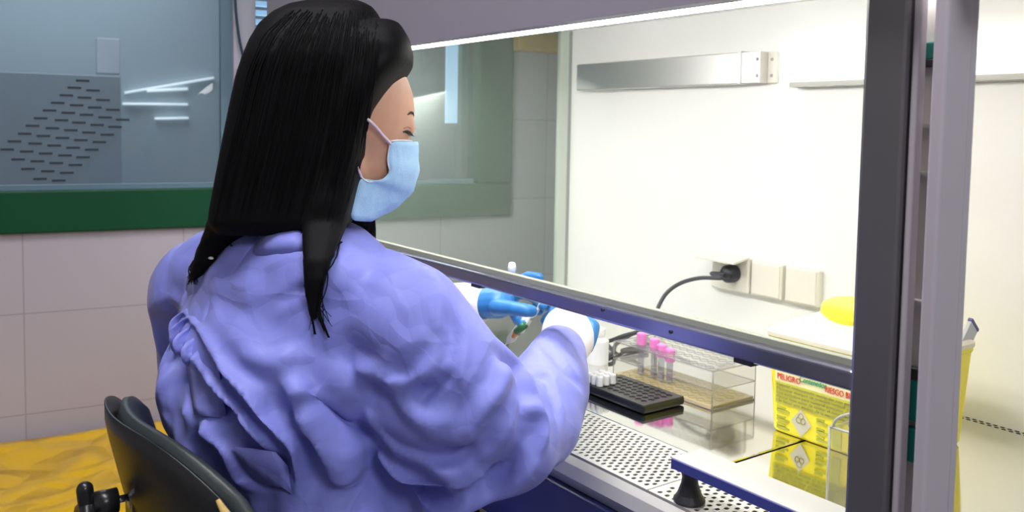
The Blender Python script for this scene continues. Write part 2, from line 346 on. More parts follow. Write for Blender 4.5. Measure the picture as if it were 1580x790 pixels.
corr_panel(560, 197, 702, 880, -1.2, .3, M['corr2'], 'corridor_machine', 'pale grey machine beyond the window beside the masked face', 'machine')
# a lit roller-blind slit and the dark reveal seen through the second pane
a = oncorr(690, 40, -.09); b = oncorr(705, 190, -.09)
bm = NB(); box(bm, (-.10, a[0], onw(700,190)[1]), (-.088, b[0], ztopi)); o = wobj('daylight_strip', bm, E_SKY); tagit(o, 'narrow bright blue daylight strip beside the green window frame', 'window blind')
bm = NB(); box(bm, (-.11, b[0]+.001, fz1), (-.06, sRi, ztopi)); wobj('window_reveal', bm, mat('grey_green_reveal', (.10,.16,.12), .5), win, 'grey green inner reveal')
a = oncorr(393, 40, -.2); b = oncorr(410, 190, -.2)
bm = NB()
for k in range(30): box(bm, (-.25, a[0], 1.0+k*.026), (-.23, b[0]+.02, 1.014+k*.026))
o = wobj('slat_blind', bm, E_SKY); tagit(o, 'bright slatted blind glimpsed between mullion and cabinet hood', 'window blind')
# rest of the room
bm = NB(); box(bm, (-2.9,-1.9,-.05), (2.2,2.2,0)); obj('floor', bm, M['floor'])['kind'] = 'structure'
bm = NB(); box(bm, (-2.9,-1.9,2.7), (2.2,2.2,2.75)); obj('ceiling', bm, M['ceil'])['kind'] = 'structure'
bm = NB(); box(bm, (-2.3,2.05,0), (2.2,2.15,2.7)); obj('wall_back', bm, M['plaster'])['kind'] = 'structure'
bm = NB(); box(bm, (2.1,-1.9,0), (2.2,2.15,2.7)); obj('wall_right', bm, M['plaster'])['kind'] = 'structure'
bm = NB(); box(bm, (-2.9,-1.9,0), (2.2,-1.8,2.7)); obj('wall_front', bm, M['plaster'])['kind'] = 'structure'
# ------------------------------------------------------------------ SAFETY CABINET
WS = .78; YB = 1.404; XL = -1.705; XR = -.40; YS = .74; ZC = 1.478
cab = thing('safety_cabinet', 'large white biological safety cabinet with lilac grey hood and raised glass sash', 'cabinet', (-1.05, 1.1, 0))
bm = NB(); box(bm, (XL-.02, YB, WS-.12), (XR+.15, YB+.012, ZC+.02)); box(bm, (XL-.02, YB+.012, .66), (XR+.15, YB+.35, 1.95), .01)
obj('back_panel', bm, M['cream'], cab, label='cream rear panel')
bm = NB(); box(bm, (XL, YS+.015, ZC), (XR, YB, ZC+.02)); obj('inner_ceiling', bm, M['white'], cab)
# hood
hz = ony(625, 69, .70).z
bm = NB(); hx0 = ony(407, 20, .70).x; prof = [(.70, hz), (.70, 2.0), (YB+.3, 2.0), (YB+.3, ZC+.02), (.80, ZC+.02), (.775, hz+.03), (.722, hz)]
prism(bm, [(hx0, y, z) for y, z in prof], (XR+.12-hx0, 0, 0))
bmesh.ops.bevel(bm, geom=[e for e in bm.edges if (abs(e.verts[0].co.x-hx0) < 1e-4 and abs(e.verts[1].co.x-hx0) < 1e-4)], offset=.02, segments=4, affect='EDGES')
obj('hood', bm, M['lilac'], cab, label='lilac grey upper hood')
bm = NB(); box(bm, (XL+.01, .724, hz+.001), (XR-.01, .765, hz+.02), .004); obj('hood_lamp', bm, E_LAMP, cab, label='glowing lamp strip under the hood lip')
# left side: glass, rear strip, outer frame
yr = onx(863, 200, XL).y
bm = NB(); box(bm, (XL-.008, YS+.02, WS+.0), (XL-.001, yr, ZC)); obj('side_window', bm, G_SIDE, cab, label='left side glass of the cabinet')
bm = NB(); box(bm, (XL-.012, yr, WS-.05), (XL, YB-.004, ZC), 0); obj('side_window_frame', bm, mat('pale_green_frame', (.62,.67,.60), .4), cab)
bm = NB(); box(bm, (XL-.016, YB-.008, WS), (XL+.002, YB+.001, ZC)); obj('corner_seal', bm, mat('grey_seal', (.35,.38,.36), .6), cab)
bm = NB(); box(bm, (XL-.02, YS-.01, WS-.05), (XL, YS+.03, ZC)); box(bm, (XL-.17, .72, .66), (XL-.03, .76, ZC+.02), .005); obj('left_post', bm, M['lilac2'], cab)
# right side glass
bm = NB(); box(bm, (XR+.004, YS+.04, WS), (XR+.010, YB, ZC)); obj('side_window', bm, G_RIGHT, cab, label='right side glass of the cabinet')
# sash
b_l = ony(580, 373, YS); zt = ony(1321, 568, YS).z; zb = ony(1313, 599, YS).z
xbl = -.465
bm = NB(); box(bm, (XL+.005, YS+.004, zb+.01), (xbl+.01, YS+.009, hz+.16)); sg = obj('sash_glass', bm, G_SASH, cab, label='front sash glass')
bm = NB(); box(bm, (XL, YS-.012, zb), (xbl+.004, YS+.014, zt), .0035, seg=3); hb = obj('sash_bar', bm, M['sash'], cab, label='dark bluish lower sash bar')
bm = NB(); box(bm, (XL, YS+.002, zt-.001), (xbl, YS+.012, zt+.007), .001); obj('sash_seal', bm, mat('olive_grey_seal', (.33,.34,.26), .5), hb)
bm = NB(); px = [ony(1155, 570, YS).x, ony(742, 440, YS).x]
for x in px: bm = NB(); box(bm, (x-.012, YS-.011, zb-.004), (x+.012, YS+.013, zb+.002), .001); obj('sash_stop', bm, M['rubber'], hb)
bm = NB()
for x_, y_ in ((1035,512),(930,478)):
    bm = NB(); p = ony(x_, y_, YS-.012); lathe(bm, [(0,.002),(.0022,.002),(.0026,0)], (p.x, YS-.0115, p.z), 10, Vector((0,-1,0))); obj('sash_screw', bm, M['rubber'], hb)
# right posts
bm = NB(); box(bm, (xbl, YS-.012, .60), (xbl+.0425, YS+.006, 1.99), .004)
bm2 = NB(); box(bm2, (xbl+.0435, YS-.006, .60), (xbl+.0505, YS+.006, 1.99), .002)
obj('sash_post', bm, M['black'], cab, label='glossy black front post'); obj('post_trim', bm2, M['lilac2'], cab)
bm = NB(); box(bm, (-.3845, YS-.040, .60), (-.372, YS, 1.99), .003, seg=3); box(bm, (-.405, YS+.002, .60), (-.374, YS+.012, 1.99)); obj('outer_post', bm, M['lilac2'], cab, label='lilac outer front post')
for y0, y1, m_ in ((66,92,'teal'),(92,104,'rubber'),(566,585,'rubber'),(585,648,'teal'),(660,712,'teal')):
    p = ony(1432 if y0 < 300 else 1412, y0, YS+.02); q = ony(1432 if y0 < 300 else 1412, y1, YS+.02)
    bm = NB(); box(bm, (-.440, YS+.014, q.z), (-.408, YS+.024, p.z), .001); obj('guide_clip', bm, M[m_], cab, label='%s clip in the sash guide slot' % ('teal' if m_ == 'teal' else 'black'))
for y0 in (195, 268, 467):
    p = ony(1425, y0, YS+.02); bm = NB(); box(bm, (-.440, YS+.014, p.z-.002), (-.408, YS+.024, p.z+.002)); obj('guide_screw', bm, M['rim'], cab)
bm = NB(); box(bm, (-.444, YS+.0245, .60), (-.404, YS+.029, 1.99)); obj('guide_back', bm, mat('grey_guide', (.42,.39,.37), .5), cab)
# work surface in two trays with a seam
ysf = .905; xs = onz(1133, 713, WS).x
for a, b, l in ((XL, xs-.0016, 'left steel work tray'), (xs+.0016, XR, 'right steel work tray')):
    bm = NB(); box(bm, (a+.001, ysf, WS-.03), (b-.001, YB-.001, WS), .0015); obj('work_tray', bm, M['steel'], cab, label=l)
bm = NB(); box(bm, (XL, ysf-.002, WS-.10), (XR, YB, WS-.034)); obj('tray_base', bm, M['hole'], cab)
# perforated front grille as real sheet with slots
def grille(x0, x1, y0, y1, px_, py_, hw, hh, z, stag=.8, deep=.0015):
    bm = NB(); nx = int((x1-x0-.006)/px_); ny = int((y1-y0-.006)/py_)
    mx_, my_ = (x1-x0-nx*px_)/2, (y1-y0-ny*py_)/2
    for j in range(ny):
        off = (.25 if j % 2 else -.25)*px_*stag/.8
        for i in range(nx):
            cx, cy = x0+mx_+(i+.5)*px_+off*.8, y0+my_+(j+.5)*py_
            ax, bx_, ay, by = x0+mx_+i*px_, x0+mx_+(i+1)*px_, y0+my_+j*py_, y0+my_+(j+1)*py_
            inner = []
            for k in range(8):
                th = 2*PI*(k+.5)/8; inner.append((cx+hw*math.copysign(abs(math.cos(th))**.8, math.cos(th)), cy+hh*math.copysign(abs(math.sin(th))**.8, math.sin(th))))
            outer = [(bx_, (ay+by)/2+.2*(by-ay)), (bx_, by), (ax, by), (ax, (ay+by)/2+.2*(by-ay)), (ax, (ay+by)/2-.2*(by-ay)), (ax, ay), (bx_, ay), (bx_, (ay+by)/2-.2*(by-ay))]
            iv = [bm.verts.new((*p, z)) for p in inner]; iv2 = [bm.verts.new((*p, z-deep)) for p in inner]; ov = [bm.verts.new((*p, z)) for p in outer]
            for k in range(8):
                k2 = (k+1) % 8
                bm.faces.new((iv[k], ov[k], ov[k2], iv[k2])); bm.faces.new((iv[k], iv[k2], iv2[k2], iv2[k]))
    a0, b0, a1, b1 = x0+mx_, y0+my_, x1-mx_, y1-my_
    for q in (((x0,y0),(x1,y0),(a1,b0),(a0,b0)), ((x1,y0),(x1,y1),(a1,b1),(a1,b0)), ((x1,y1),(x0,y1),(a0,b1),(a1,b1)), ((x0,y1),(x0,y0),(a0,b0),(a0,b1))):
        bm.faces.new([bm.verts.new((*p, z)) for p in q])
    for q in (((x0,y0),(x1,y0)), ((x1,y0),(x1,y1)), ((x0,y1),(x0,y0))):
        bm.faces.new([bm.verts.new((*q[0], z)), bm.verts.new((*q[1], z)), bm.verts.new((*q[1], z-.012)), bm.verts.new((*q[0], z-.012))])
    return bm
yg = .766; xj = onz(1002, 755, WS).x
obj('air_grille', grille(XL+.002, xj-.001, yg, ysf-.001, .0118, .0096, .0028, .0039, WS), M['grille'], cab, label='long perforated front grille')
obj('air_grille', grille(xj+.001, XR-.002, yg, ysf-.001, .0122, .0110, .0030, .0036, WS), M['grille'], cab, label='short perforated front grille')
bm = NB(); box(bm, (XL, yg-.004, WS-.06), (XR, ysf-.004, WS-.035)); obj('grille_well', bm, M['hole'], cab)
bm = NB(); prism(bm, [(XL-.17, yg-.003, WS-.002), (XL-.17, yg-.004, WS-.035), (XL-.17, yg-.02, WS-.035), (XL-.17, yg-.026, WS-.02), (XL-.17, yg-.018, WS-.006)], (XR+.13-XL+.17, 0, 0)); obj('front_rim', bm, M['rim'], cab, label='grey steel front rim')
bm = NB(); box(bm, (XL-.17, .735, .64), (XR+.13, .76, WS-.036), .004); box(bm, (XL-.17, .76, .64), (XR+.13, YB+.3, .66)); obj('apron', bm, M['navy'], cab, label='navy blue front apron')
bm = NB()
for x in (XL-.14, XR+.08):
    for y in (.80, 1.55): bm = NB(); box(bm, (x-.03, y-.03, 0), (x+.03, y+.03, .64), .003); obj('leg', bm, M['lilac2'], cab)
# perforated rear strip
bm = NB()
for i in range(118):
    for j in range(2):
        x = XL+.02+i*.0108+(.0054 if j else 0); y = YB-.006-.0085*j
        prism(bm, [(x+.0036*math.cos(t), y+.0022*math.sin(t), WS-.0006) for t in [2*PI*k/8 for k in range(8)]], (0,0,.001))
obj('rear_slots', bm, M['hole'], cab, label='double row of dark exhaust slots')
# armrest in front: white slab with blue edge on dark foot
za = WS+.055; ax0 = onz(1035.5, 704.6, za).x; ay0 = onz(1035.5, 704.6, za).y; ay1 = onz(1133, 713, za).y
bm = NB(); box(bm, (ax0, ay0, za-.004), (XR-.01, ay1, za), .001); ar = obj('arm_rest', bm, mat('off_white_rest', (.55,.54,.50), .4), cab, label='white arm rest ledge')
bm = NB(); box(bm, (ax0+.002, ay0-.0018, za-.013), (XR-.01, ay0+.001, za-.0015)); obj('rest_edge', bm, M['navy2'], ar, label='dark blue front edge')
bm = NB(); fpt = (ax0+.015, ay0+.018, WS+.0003); hgt = za-.0045-WS
lathe(bm, [(0,0),(.019,0),(.0195,.003),(.015,.010),(.0105,hgt*.45),(.0095,hgt*.6),(.012,hgt*.8),(.018,hgt-.004),(.019,hgt),(0,hgt)], fpt, 24); obj('rest_foot', bm, M['rubber'], ar, smooth=False, label='dark waisted foot')
bm = NB(); lathe(bm, [(0,0),(.019,0),(.0105,hgt*.5),(.019,hgt),(0,hgt)], (XR-.04, ay0+.018, WS+.0003), 20); obj('rest_foot', bm, M['rubber'], ar)
# fixtures on the rear wall
def fixture(p0, p1, ypx0, ypx1, name, m, label, dep=.035):
    a = ony(*p0, YB); b = ony(*p1, YB); z1 = ony(p1[0], ypx0, YB).z; z0 = ony(p1[0], ypx1, YB).z
    bm = NB(); box(bm, (a.x, YB-dep, z0), (b.x, YB+.001, z1), .003); return obj(name, bm, m, cab, label=label), a.x, b.x, z0, z1
fx0 = ony(892, 100, YB-.03).x; fx1 = ony(1142, 80, YB-.03).x; fz_0 = ony(1142, 129.5, YB-.03).z; fz_1 = ony(1142, 80.5, YB-.03).z
bm = NB(); box(bm, (fx0, YB-.034, fz_0), (fx1, YB, fz_1), .002); fa = obj('lamp_cover', bm, M['bsteel'], cab, label='brushed steel lamp cover')
bm = NB(); box(bm, (fx1+.0, YB-.0335, fz_0), (fx1+.006, YB-.0005, fz_1+.002)); obj('cover_end', bm, M['white'], fa, label='white end cap')
fx2 = ony(1174, 82, YB-.03).x
bm = NB(); box(bm, (fx1+.006, YB-.032, fz_0+.001), (fx2, YB, fz_1-.001), .001); br_ = obj('lamp_bracket', bm, M['bsteel'], fa, label='steel bracket')
bm = NB(); box(bm, (fx2, YB-.008, fz_0+.001), (fx2+.02, YB, fz_1-.001), .001); obj('bracket_tab', bm, M['socket'], fa)
bm = NB()
for x in (fx2-.006, fx2+.010):
    for z in (fz_0+.015, fz_1-.016): bm = NB(); lathe(bm, [(0,.002),(.003,.0015),(.0035,0)], (x, YB-(.032 if x < fx2 else .008), z), 10, Vector((0,-1,0))); obj('bracket_screw', bm, M['rim'], fa)
gx0 = ony(1206, 72, YB-.03).x; gz0 = ony(1206, 127, YB-.03).z; gz1 = ony(1206, 72, YB-.03).z
bm = NB(); box(bm, (gx0, YB-.034, gz0), (XR-.01, YB-.004, gz1), .002); obj('lamp_diffuser', bm, E_DIFF, cab, label='bright white lamp diffuser')
bm = NB(); box(bm, (gx0+.02, YB-.030, gz0-.010), (XR-.01, YB, gz0-.0005), .001); obj('lamp_base', bm, mat('grey_lamp_base', (.5,.5,.45), .5), cab)
# three sockets
z0 = ony(1207, 462, YB).z; z1 = ony(1207, 406, YB).z
for k, (xa, xb) in enumerate(((1099,1157),(1160,1208),(1213,1265))):
    a = ony(xa, 430, YB-.012).x; b = ony(xb, 430, YB-.012).x
    bm = NB(); box(bm, (a, YB-.016, z0), (b, YB, z1), .004, seg=3)
    so = obj('wall_socket', bm, M['socket'], cab, label=('socket with raised flap', 'middle closed socket', 'right closed socket')[k])
    if k == 0:
        bm = NB(); ca = (a+b)/2
        q = [Vector((a-.004, YB-.014, z1)), Vector((b, YB-.014, z1)), Vector((b-.002, YB-.068, z1-.002)), Vector((a-.004, YB-.068, z1-.002))]
        q[2] = Vector((b, YB-.062, z1-.008)); q[3] = Vector((a-.004, YB-.062, z1-.008))
        prism(bm, q, (0, 0, .004)); obj('socket_flap', bm, M['socket'], so)
        sock = ((a+b)/2+.012, YB-.016, (z0+z1)/2+.002)
    else:
        bm = NB(); box(bm, (a+.004, YB-.0185, z0+.004), (b-.004, YB-.0155, z1-.004), .001); obj('socket_flap', bm, M['socket'], so)
# ------------------------------------------------------------------ POWER CABLE
pc = thing('power_cable', 'dark grey power cable plugged into the left rear socket and looped on the tray', 'cable', (-1.3, 1.2, WS))
bm = NB(); lathe(bm, [(0,0),(.017,0),(.019,.006),(.018,.022),(.011,.032),(0,.034)], sock, 20, Vector((0,-1,0))); obj('plug', bm, M['rubber'], pc, smooth=True, label='black rounded plug')
bm = NB()
pts = [Vector(sock)+Vector((0,-.03,0)), Vector(sock)+Vector((-.02,-.045,0)), ony(1113,429,1.33), ony(1080,429,1.32), ony(1050,437,1.31), ony(1028,453,1.29), ony(1014,478,1.27), ony(1006,505,1.25)]
g = WS+.004
pts += [ony(985,512,1.26), onz(962,518,g+.02), onz(935,527,g), onz(920,519,g), onz(938,533,g+.004), onz(945,545,g), onz(925,554,g), onz(945,546,g+.006), onz(952,530,g+.01), onz(985,513,g+.01), onz(1000,530,g), onz(960,541,g+.004), onz(1000,542,g)]
tube(bm, catmull(pts, 8), .0042, 8); obj('cord', bm, M['cable'], pc, smooth=True)
# ------------------------------------------------------------------ ACRYLIC TUBE RACK
rx1 = onz(1098.6,634,WS).x; ry0 = onz(1098.6,634,WS).y; ry1 = onz(1164,617,WS).y; rh = ony(1100,573,ry0).z-WS; zm = WS+.006
rx0 = ony(947,545,ry0).x
rk = thing('tube_rack', 'clear acrylic tube rack with amber base on the steel tray', 'rack', ((rx0+rx1)/2, (ry0+ry1)/2, WS))
e = .0025
for nm, a, b in (('end_panel', (rx1-e,ry0,WS), (rx1,ry1,WS+rh)), ('end_panel', (rx0,ry0,WS), (rx0+e,ry1,WS+rh)), ('middle_shelf', (rx0+e,ry0,WS+rh*.5), (rx1-e,ry1,WS+rh*.5+.002))):
    bm = NB(); box(bm, a, b); obj(nm, bm, G_ACR, rk)
def plate_holes(z, th_, m, nm, lab=None, ring=None):
    bm = NB(); box(bm, (rx0+e,ry0,z-th_), (rx1-e,ry1,z)); o = obj(nm, bm, m, rk, label=lab)
    if ring:
        bm = NB(); nx, ny = 12, 4
        for i in range(nx):
            for j in range(ny):
                cx, cy = rx0+.02+(rx1-rx0-.04)*i/(nx-1), ry0+.014+(ry1-ry0-.028)*j/(ny-1)
                pts = [(cx+.0072*math.cos(t), cy+.0072*math.sin(t), z+.0003) for t in [2*PI*k/14 for k in range(15)]]
                tube(bm, pts, .0004, 4, cap=False)
        obj('hole_rims', bm, ring, o)
plate_holes(WS+rh, .003, G_ACR, 'top_shelf', ring=M['edge'])
plate_holes(zm, .005, M['amber'], 'bottom_shelf', 'amber tinted base', ring=M['ink_k'])
bm = NB()
for x in (rx0, rx1):
    for y in (ry0, ry1): tube(bm, [(x,y,WS+.001),(x,y,WS+rh)], .0008, 5)
for z in (WS+.001, WS+rh*.5, WS+rh):
    for a, b in (((rx0,ry0),(rx1,ry0)), ((rx1,ry0),(rx1,ry1)), ((rx0,ry1),(rx1,ry1)), ((rx0,ry0),(rx0,ry1))): tube(bm, [(*a,z),(*b,z)], .0007, 5)
obj('rack_edges', bm, M['edge'], rk, label='greyish polished edges')
# sample tubes with pink caps in the rack
words = ('left end', 'second from the left', 'third from the left', 'right end')
for k, (x_, y_) in enumerate(((990,521),(1010,530),(1021,539),(1034,546))):
    yc = ry0+.030+.006*(k % 2); p = ony(x_, y_, yc)
    zt_ = p.z
    tb = thing('sample_tube', 'pink-capped sample tube at the %s of the row of four' % words[k], 'tube', (p.x, yc, zm+.001), 'pink-capped tubes in the acrylic rack')
    bm = NB(); lathe(bm, [(0,zm+.0015-p.z),(.004,zm+.003-p.z),(.0055,zm+.008-p.z),(.006,-.010),(.006,-.004)], p, 16); obj('tube_body', bm, G_TUBE, tb, smooth=True)
    bm = NB(); lathe(bm, [(0,-.013),(.0086,-.013),(.0089,-.011),(.0089,.007),(.0082,.0085),(.007,.009),(0,.009)], p, 24); obj('cap', bm, M['pink'], tb, smooth=False, label='pink cap')
    bm = NB(); lathe(bm, [(0,.001),(.0052,.002),(.0054,.010),(.0054,.018),(0,.018)], (p.x, p.y, zm+.0016), 12); obj('sample', bm, mat('pale_label_grey', (.6,.56,.62), .5), tb)
# ------------------------------------------------------------------ BLACK MICROTUBE RACK
bf = onz(990,640,WS); bx1 = bf.x+.004; by0 = bf.y-.0; by1 = min(by0+.095, ry0-.004); bx0 = bx1-.155; bh = ony(979,621,bf.y+.003).z-WS
an = math.radians(-2)
brk = thing('microtube_rack', 'black perforated microtube rack on the steel tray beside the acrylic rack', 'rack', ((bx0+bx1)/2,(by0+by1)/2,WS))
bm = NB(); box(bm, (bx0,by0,WS+.001), (bx1,by1,WS+.014), .004, seg=2); box(bm, (bx0+.003,by0+.003,WS+.012), (bx1-.003,by1-.003,WS+bh-.011), .004, seg=2)
obj('rack_body', bm, M['blackp'], brk)
bm = NB(); nx, ny = 11, 6; x0_, y0_ = bx0+.004, by0+.004; dx, dy = (bx1-bx0-.008)/nx, (by1-by0-.008)/ny
bm.free(); bm = grille(bx0+.002, bx1-.002, by0+.002, by1-.002, dx-.0001, dy-.0001, .0052, .0052, WS+bh+.001, stag=.3, deep=.011)
obj('well_grid', bm, mat('grey_black_grid', (.045,.045,.045), .3), brk)
n = 0
for i in range(3):
    for j in range(3):
        cx, cy = x0_+(.5+i)*dx, y0_+(.5+j)*dy; n += 1
        o = NB(); lathe(o, [(0,.002-bh+.012),(.005,.0),(.0059,0),(.0059,.014),(.0052,.016),(0,.016)], (cx, cy, WS+bh-.004+.006), 14)
        mt_ = obj('microtube', o, M['whitep'], None, smooth=False)
        tagit(mt_, 'white microtube in the black rack, %s row, %s column counted from the sleeve' % (('front','middle','rear')[j], ('first','second','third')[i]), 'tube', 'white microtubes in the black rack')
# white bottle beside
bm = NB(); p = onz(922, 560, WS); lathe(bm, [(0,0),(.020,0),(.021,.003),(.021,.045),(.012,.052),(.012,.056),(.014,.056),(.014,.068),(0,.069)], (p.x, p.y, WS), 24)
o = obj('reagent_bottle', bm, M['whitep'], None, smooth=False); tagit(o, 'small white bottle behind the black rack near the sleeve', 'bottle')
# ------------------------------------------------------------------ SHARPS CONTAINER
c0 = onz(1185,661,WS); c1x = -.625; cy0 = c0.y; cy1 = cy0+.19; cx0 = c0.x
ch_ = .195
sc = thing('sharps_container', 'yellow sharps container with cream lid and printed hazard label by the post', 'container', ((cx0+c1x)/2, (cy0+cy1)/2, WS))
def frust(bm, x0, x1, y0, y1, z0, z1, fl, r=.018, mi=0, n=5):
    rings = []
    for z, k in ((z0, 0), (z0+.004, .1), (z1, 1)):
        f = fl*(z-z0)/(z1-z0); ri = []; rr = r if z > z0 else r*.8; ins = .003 if z == z0 else 0
        for cx, cy, a0 in ((x1+f-rr-ins, y1+f-rr-ins, 0), (x0-f+rr+ins, y1+f-rr-ins, PI/2), (x0-f+rr+ins, y0-f+rr+ins, PI), (x1+f-rr-ins, y0-f+rr+ins, 1.5*PI)):
            for q in range(n+1): a = a0+PI/2*q/n; ri.append(bm.verts.new((cx+rr*math.cos(a), cy+rr*math.sin(a), z)))
        rings.append(ri)
    N = len(rings[0])
    for A_, B_ in zip(rings, rings[1:]):
        for k in range(N): bm.faces.new((A_[k], A_[(k+1)%N], B_[(k+1)%N], B_[k])).material_index = mi
    bm.faces.new(rings[0][::-1]); bm.faces.new(rings[-1])
bm = NB(); frust(bm, cx0+.004, c1x, cy0, cy1, WS+.001, WS+.145, .008, .014); frust(bm, cx0-.006, c1x+.010, cy0-.010, cy1+.010, WS+.137, WS+.147, .0, .016)
obj('container_body', bm, M['yellow'], sc, label='bright yellow body')
bm = NB()
xa, xb, ya_, yb_ = cx0-.008, c1x+.012, cy0-.012, cy1+.012; zc_ = WS+.147
lev = [(0,0),(.0,.006),(.006,.012),(.030,.026),(.056,.038),(.062,.040)]; rings = []
for ins, dz in lev:
    ri = []; r = .018
    for cx, cy, a0 in ((xb-ins-r, yb_-ins-r, 0), (xa+ins+r, yb_-ins-r, PI/2), (xa+ins+r, ya_+ins+r, PI), (xb-ins-r, ya_+ins+r, 1.5*PI)):
        for q in range(6): a = a0+PI/2*q/5; ri.append(bm.verts.new((cx+r*math.cos(a), cy+r*math.sin(a), zc_+dz)))
    rings.append(ri)
for A_, B_ in zip(rings, rings[1:]):
    for k in range(24): bm.faces.new((A_[k], A_[(k+1)%24], B_[(k+1)%24], B_[k]))
bm.faces.new(rings[0][::-1]); bm.faces.new(rings[-1])
obj('container_lid', bm, M['lid'], sc, smooth=False, label='cream domed lid')
capc = Vector(((cx0+c1x)/2+.002, (cy0+cy1)/2, zc_+.036))
bm = NB(); lathe(bm, [(0,-.006),(.068,-.006),(.070,.002),(.068,.012),(.062,.017),(.030,.019),(.026,.0175),(0,.0175)], capc, 40)
box(bm, capc+Vector((-.02,-.006,.017)), capc+Vector((.025,.006,.021)), .002); obj('lid_cap', bm, M['yellow2'], sc, label='round yellow cap')
p = onx(1490, 520, c1x); pm = Matrix.Translation(Vector((c1x+.004, p.y-.005, p.z))) @ Matrix.Rotation(-.75, 4, 'X')
bm = NB(); box(bm, (-.003,-.012,-.03), (.003,.014,.022), .001, mtx=pm); obj('lid_flap', bm, M['film'], sc, label='grey lid flap')
bm = NB(); box(bm, (-.0035,-.013,.022), (.0035,.015,.027), .001, mtx=pm); obj('flap_edge', bm, mat('purple_edge', (.12,.08,.3), .5), sc)
# label printed on the front, following the slope of the body
sl = .008/.145; up_ = Vector((0, -sl, 1)).normalized(); fy = lambda z: cy0-sl*z-.0012
def lbox(x0, x1, z0, z1, m, nm, par, dy=0):
    bm = NB(); prism(bm, [(x0, fy(z0)-dy, WS+z0), (x1, fy(z0)-dy, WS+z0), (x1, fy(z1)-dy, WS+z1), (x0, fy(z1)-dy, WS+z1)], (0, .0009, 0)); return obj(nm, bm, m, par)
LX = cx0+.014; LW = c1x-.014-LX
lb = lbox(LX, LX+LW, .080, .112, M['lab_w'], 'label', sc); lb['label'] = 'pale printed hazard label strip'
lbox(LX, LX+LW, .046, .080, M['olive'], 'text_block', lb)
text('label_text', 'PELIGRO', .0125, (LX+.004, fy(.084)-.0008, WS+.084), M['ink_r'], lb, up=up_, xs=.85)
text('label_text', 'RIESGO BIOLÓGICO', .0125, (LX+.086, fy(.084)-.0008, WS+.084), M['ink_r'], lb, up=up_, xs=.72)
text('label_text', 'Contenedor', .0125, (LX+.043, fy(.0885)-.0008, WS+.0885), M['ink_g'], lb, up=up_, shear=.2, xs=.72)
for r_ in range(5):
    z = .049+r_*.0062
    text('label_text', ('No llenar por encima de la marca indicada', 'Cerrar bien antes de retirar el contenedor', 'Uso exclusivo para material punzante cortante', 'Mantener siempre en posición vertical y estable', 'Material contaminado: manipular con guantes')[r_], .0062, (LX+.003, fy(z)-.0009, WS+z), M['ink_k'], lb, up=up_, xs=1.2)
cxm = LX+.046
bm = NB()
zc2 = .026
prism(bm, [(cxm-.017, fy(zc2)-.0004, WS+zc2), (cxm, fy(zc2-.021)-.0004, WS+zc2-.021), (cxm+.017, fy(zc2)-.0004, WS+zc2), (cxm, fy(zc2+.021)-.0004, WS+zc2+.021)], (0,.001,0))
d_ = obj('hazard_diamond', bm, M['lab_g'], lb, label='grey hazard diamond')
bm = NB()
for k in range(3):
    a = PI/2+2*PI*k/3; c_ = (cxm+.0042*math.cos(a), zc2+.006+.0042*math.sin(a))
    pts = [(c_[0]+.0042*math.cos(t), fy(c_[1])-.0009, WS+c_[1]+.0042*math.sin(t)) for t in [2*PI*q/12 for q in range(13)]]
    tube(bm, pts, .0006, 4, cap=False)
obj('biohazard_mark', bm, M['ink_k'], d_)
for zz in (.008, .020, .034):
    for xx, ww in ((.003,.022), (.072,.018)):
        bm = NB(); box(bm, (LX+xx, fy(zz)-.0006, WS+zz), (LX+xx+ww, fy(zz)+.0006, WS+zz+.003)); box(bm, (LX+xx, fy(zz+.005)-.0006, WS+zz+.005), (LX+xx+ww*.7, fy(zz)+.0006, WS+zz+.0075)); obj('small_print', bm, M['ink_o'], lb)
lbox(LX+.098, LX+.112, .008, .044, M['olive'], 'side_panel', lb, .0003); lbox(LX+.125, LX+.148, .010, .038, M['lab_g'], 'side_label', lb, .0003)
# ------------------------------------------------------------------ CLEAR ACRYLIC SHIELD near the post
q0 = onz(1275, 790, WS); sy = q0.y; sx0 = q0.x; tz = ony(1272, 655, sy).z
sh = thing('acrylic_stand', 'clear acrylic stand with arched top in front of the yellow container', 'stand', (sx0+.05, sy+.03, WS))
bm = NB(); box(bm, (sx0, sy, WS+.001), (sx0+.14, sy+.002, tz)); box(bm, (sx0, sy+.002, WS+.001), (sx0+.003, sy+.05, tz)); obj('front_panel', bm, G_ACR, sh)
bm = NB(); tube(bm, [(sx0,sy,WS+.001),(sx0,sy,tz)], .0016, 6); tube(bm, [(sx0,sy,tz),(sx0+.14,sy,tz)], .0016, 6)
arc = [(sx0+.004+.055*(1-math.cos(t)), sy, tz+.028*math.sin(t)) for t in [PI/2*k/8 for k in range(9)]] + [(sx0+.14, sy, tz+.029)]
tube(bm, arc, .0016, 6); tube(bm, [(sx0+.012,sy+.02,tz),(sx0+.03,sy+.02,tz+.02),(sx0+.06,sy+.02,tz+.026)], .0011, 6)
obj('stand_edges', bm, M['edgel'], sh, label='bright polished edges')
prs = [(sx0+.003+.055*(1-math.cos(t)), sy+.0005, tz+.027*math.sin(t)) for t in [PI/2*k/8 for k in range(9)]] + [(sx0+.14, sy+.0005, tz+.027), (sx0+.14, sy+.0005, tz)]
bm = NB(); prism(bm, prs, (0,.0015,0)); obj('arched_top', bm, G_ACR, sh)
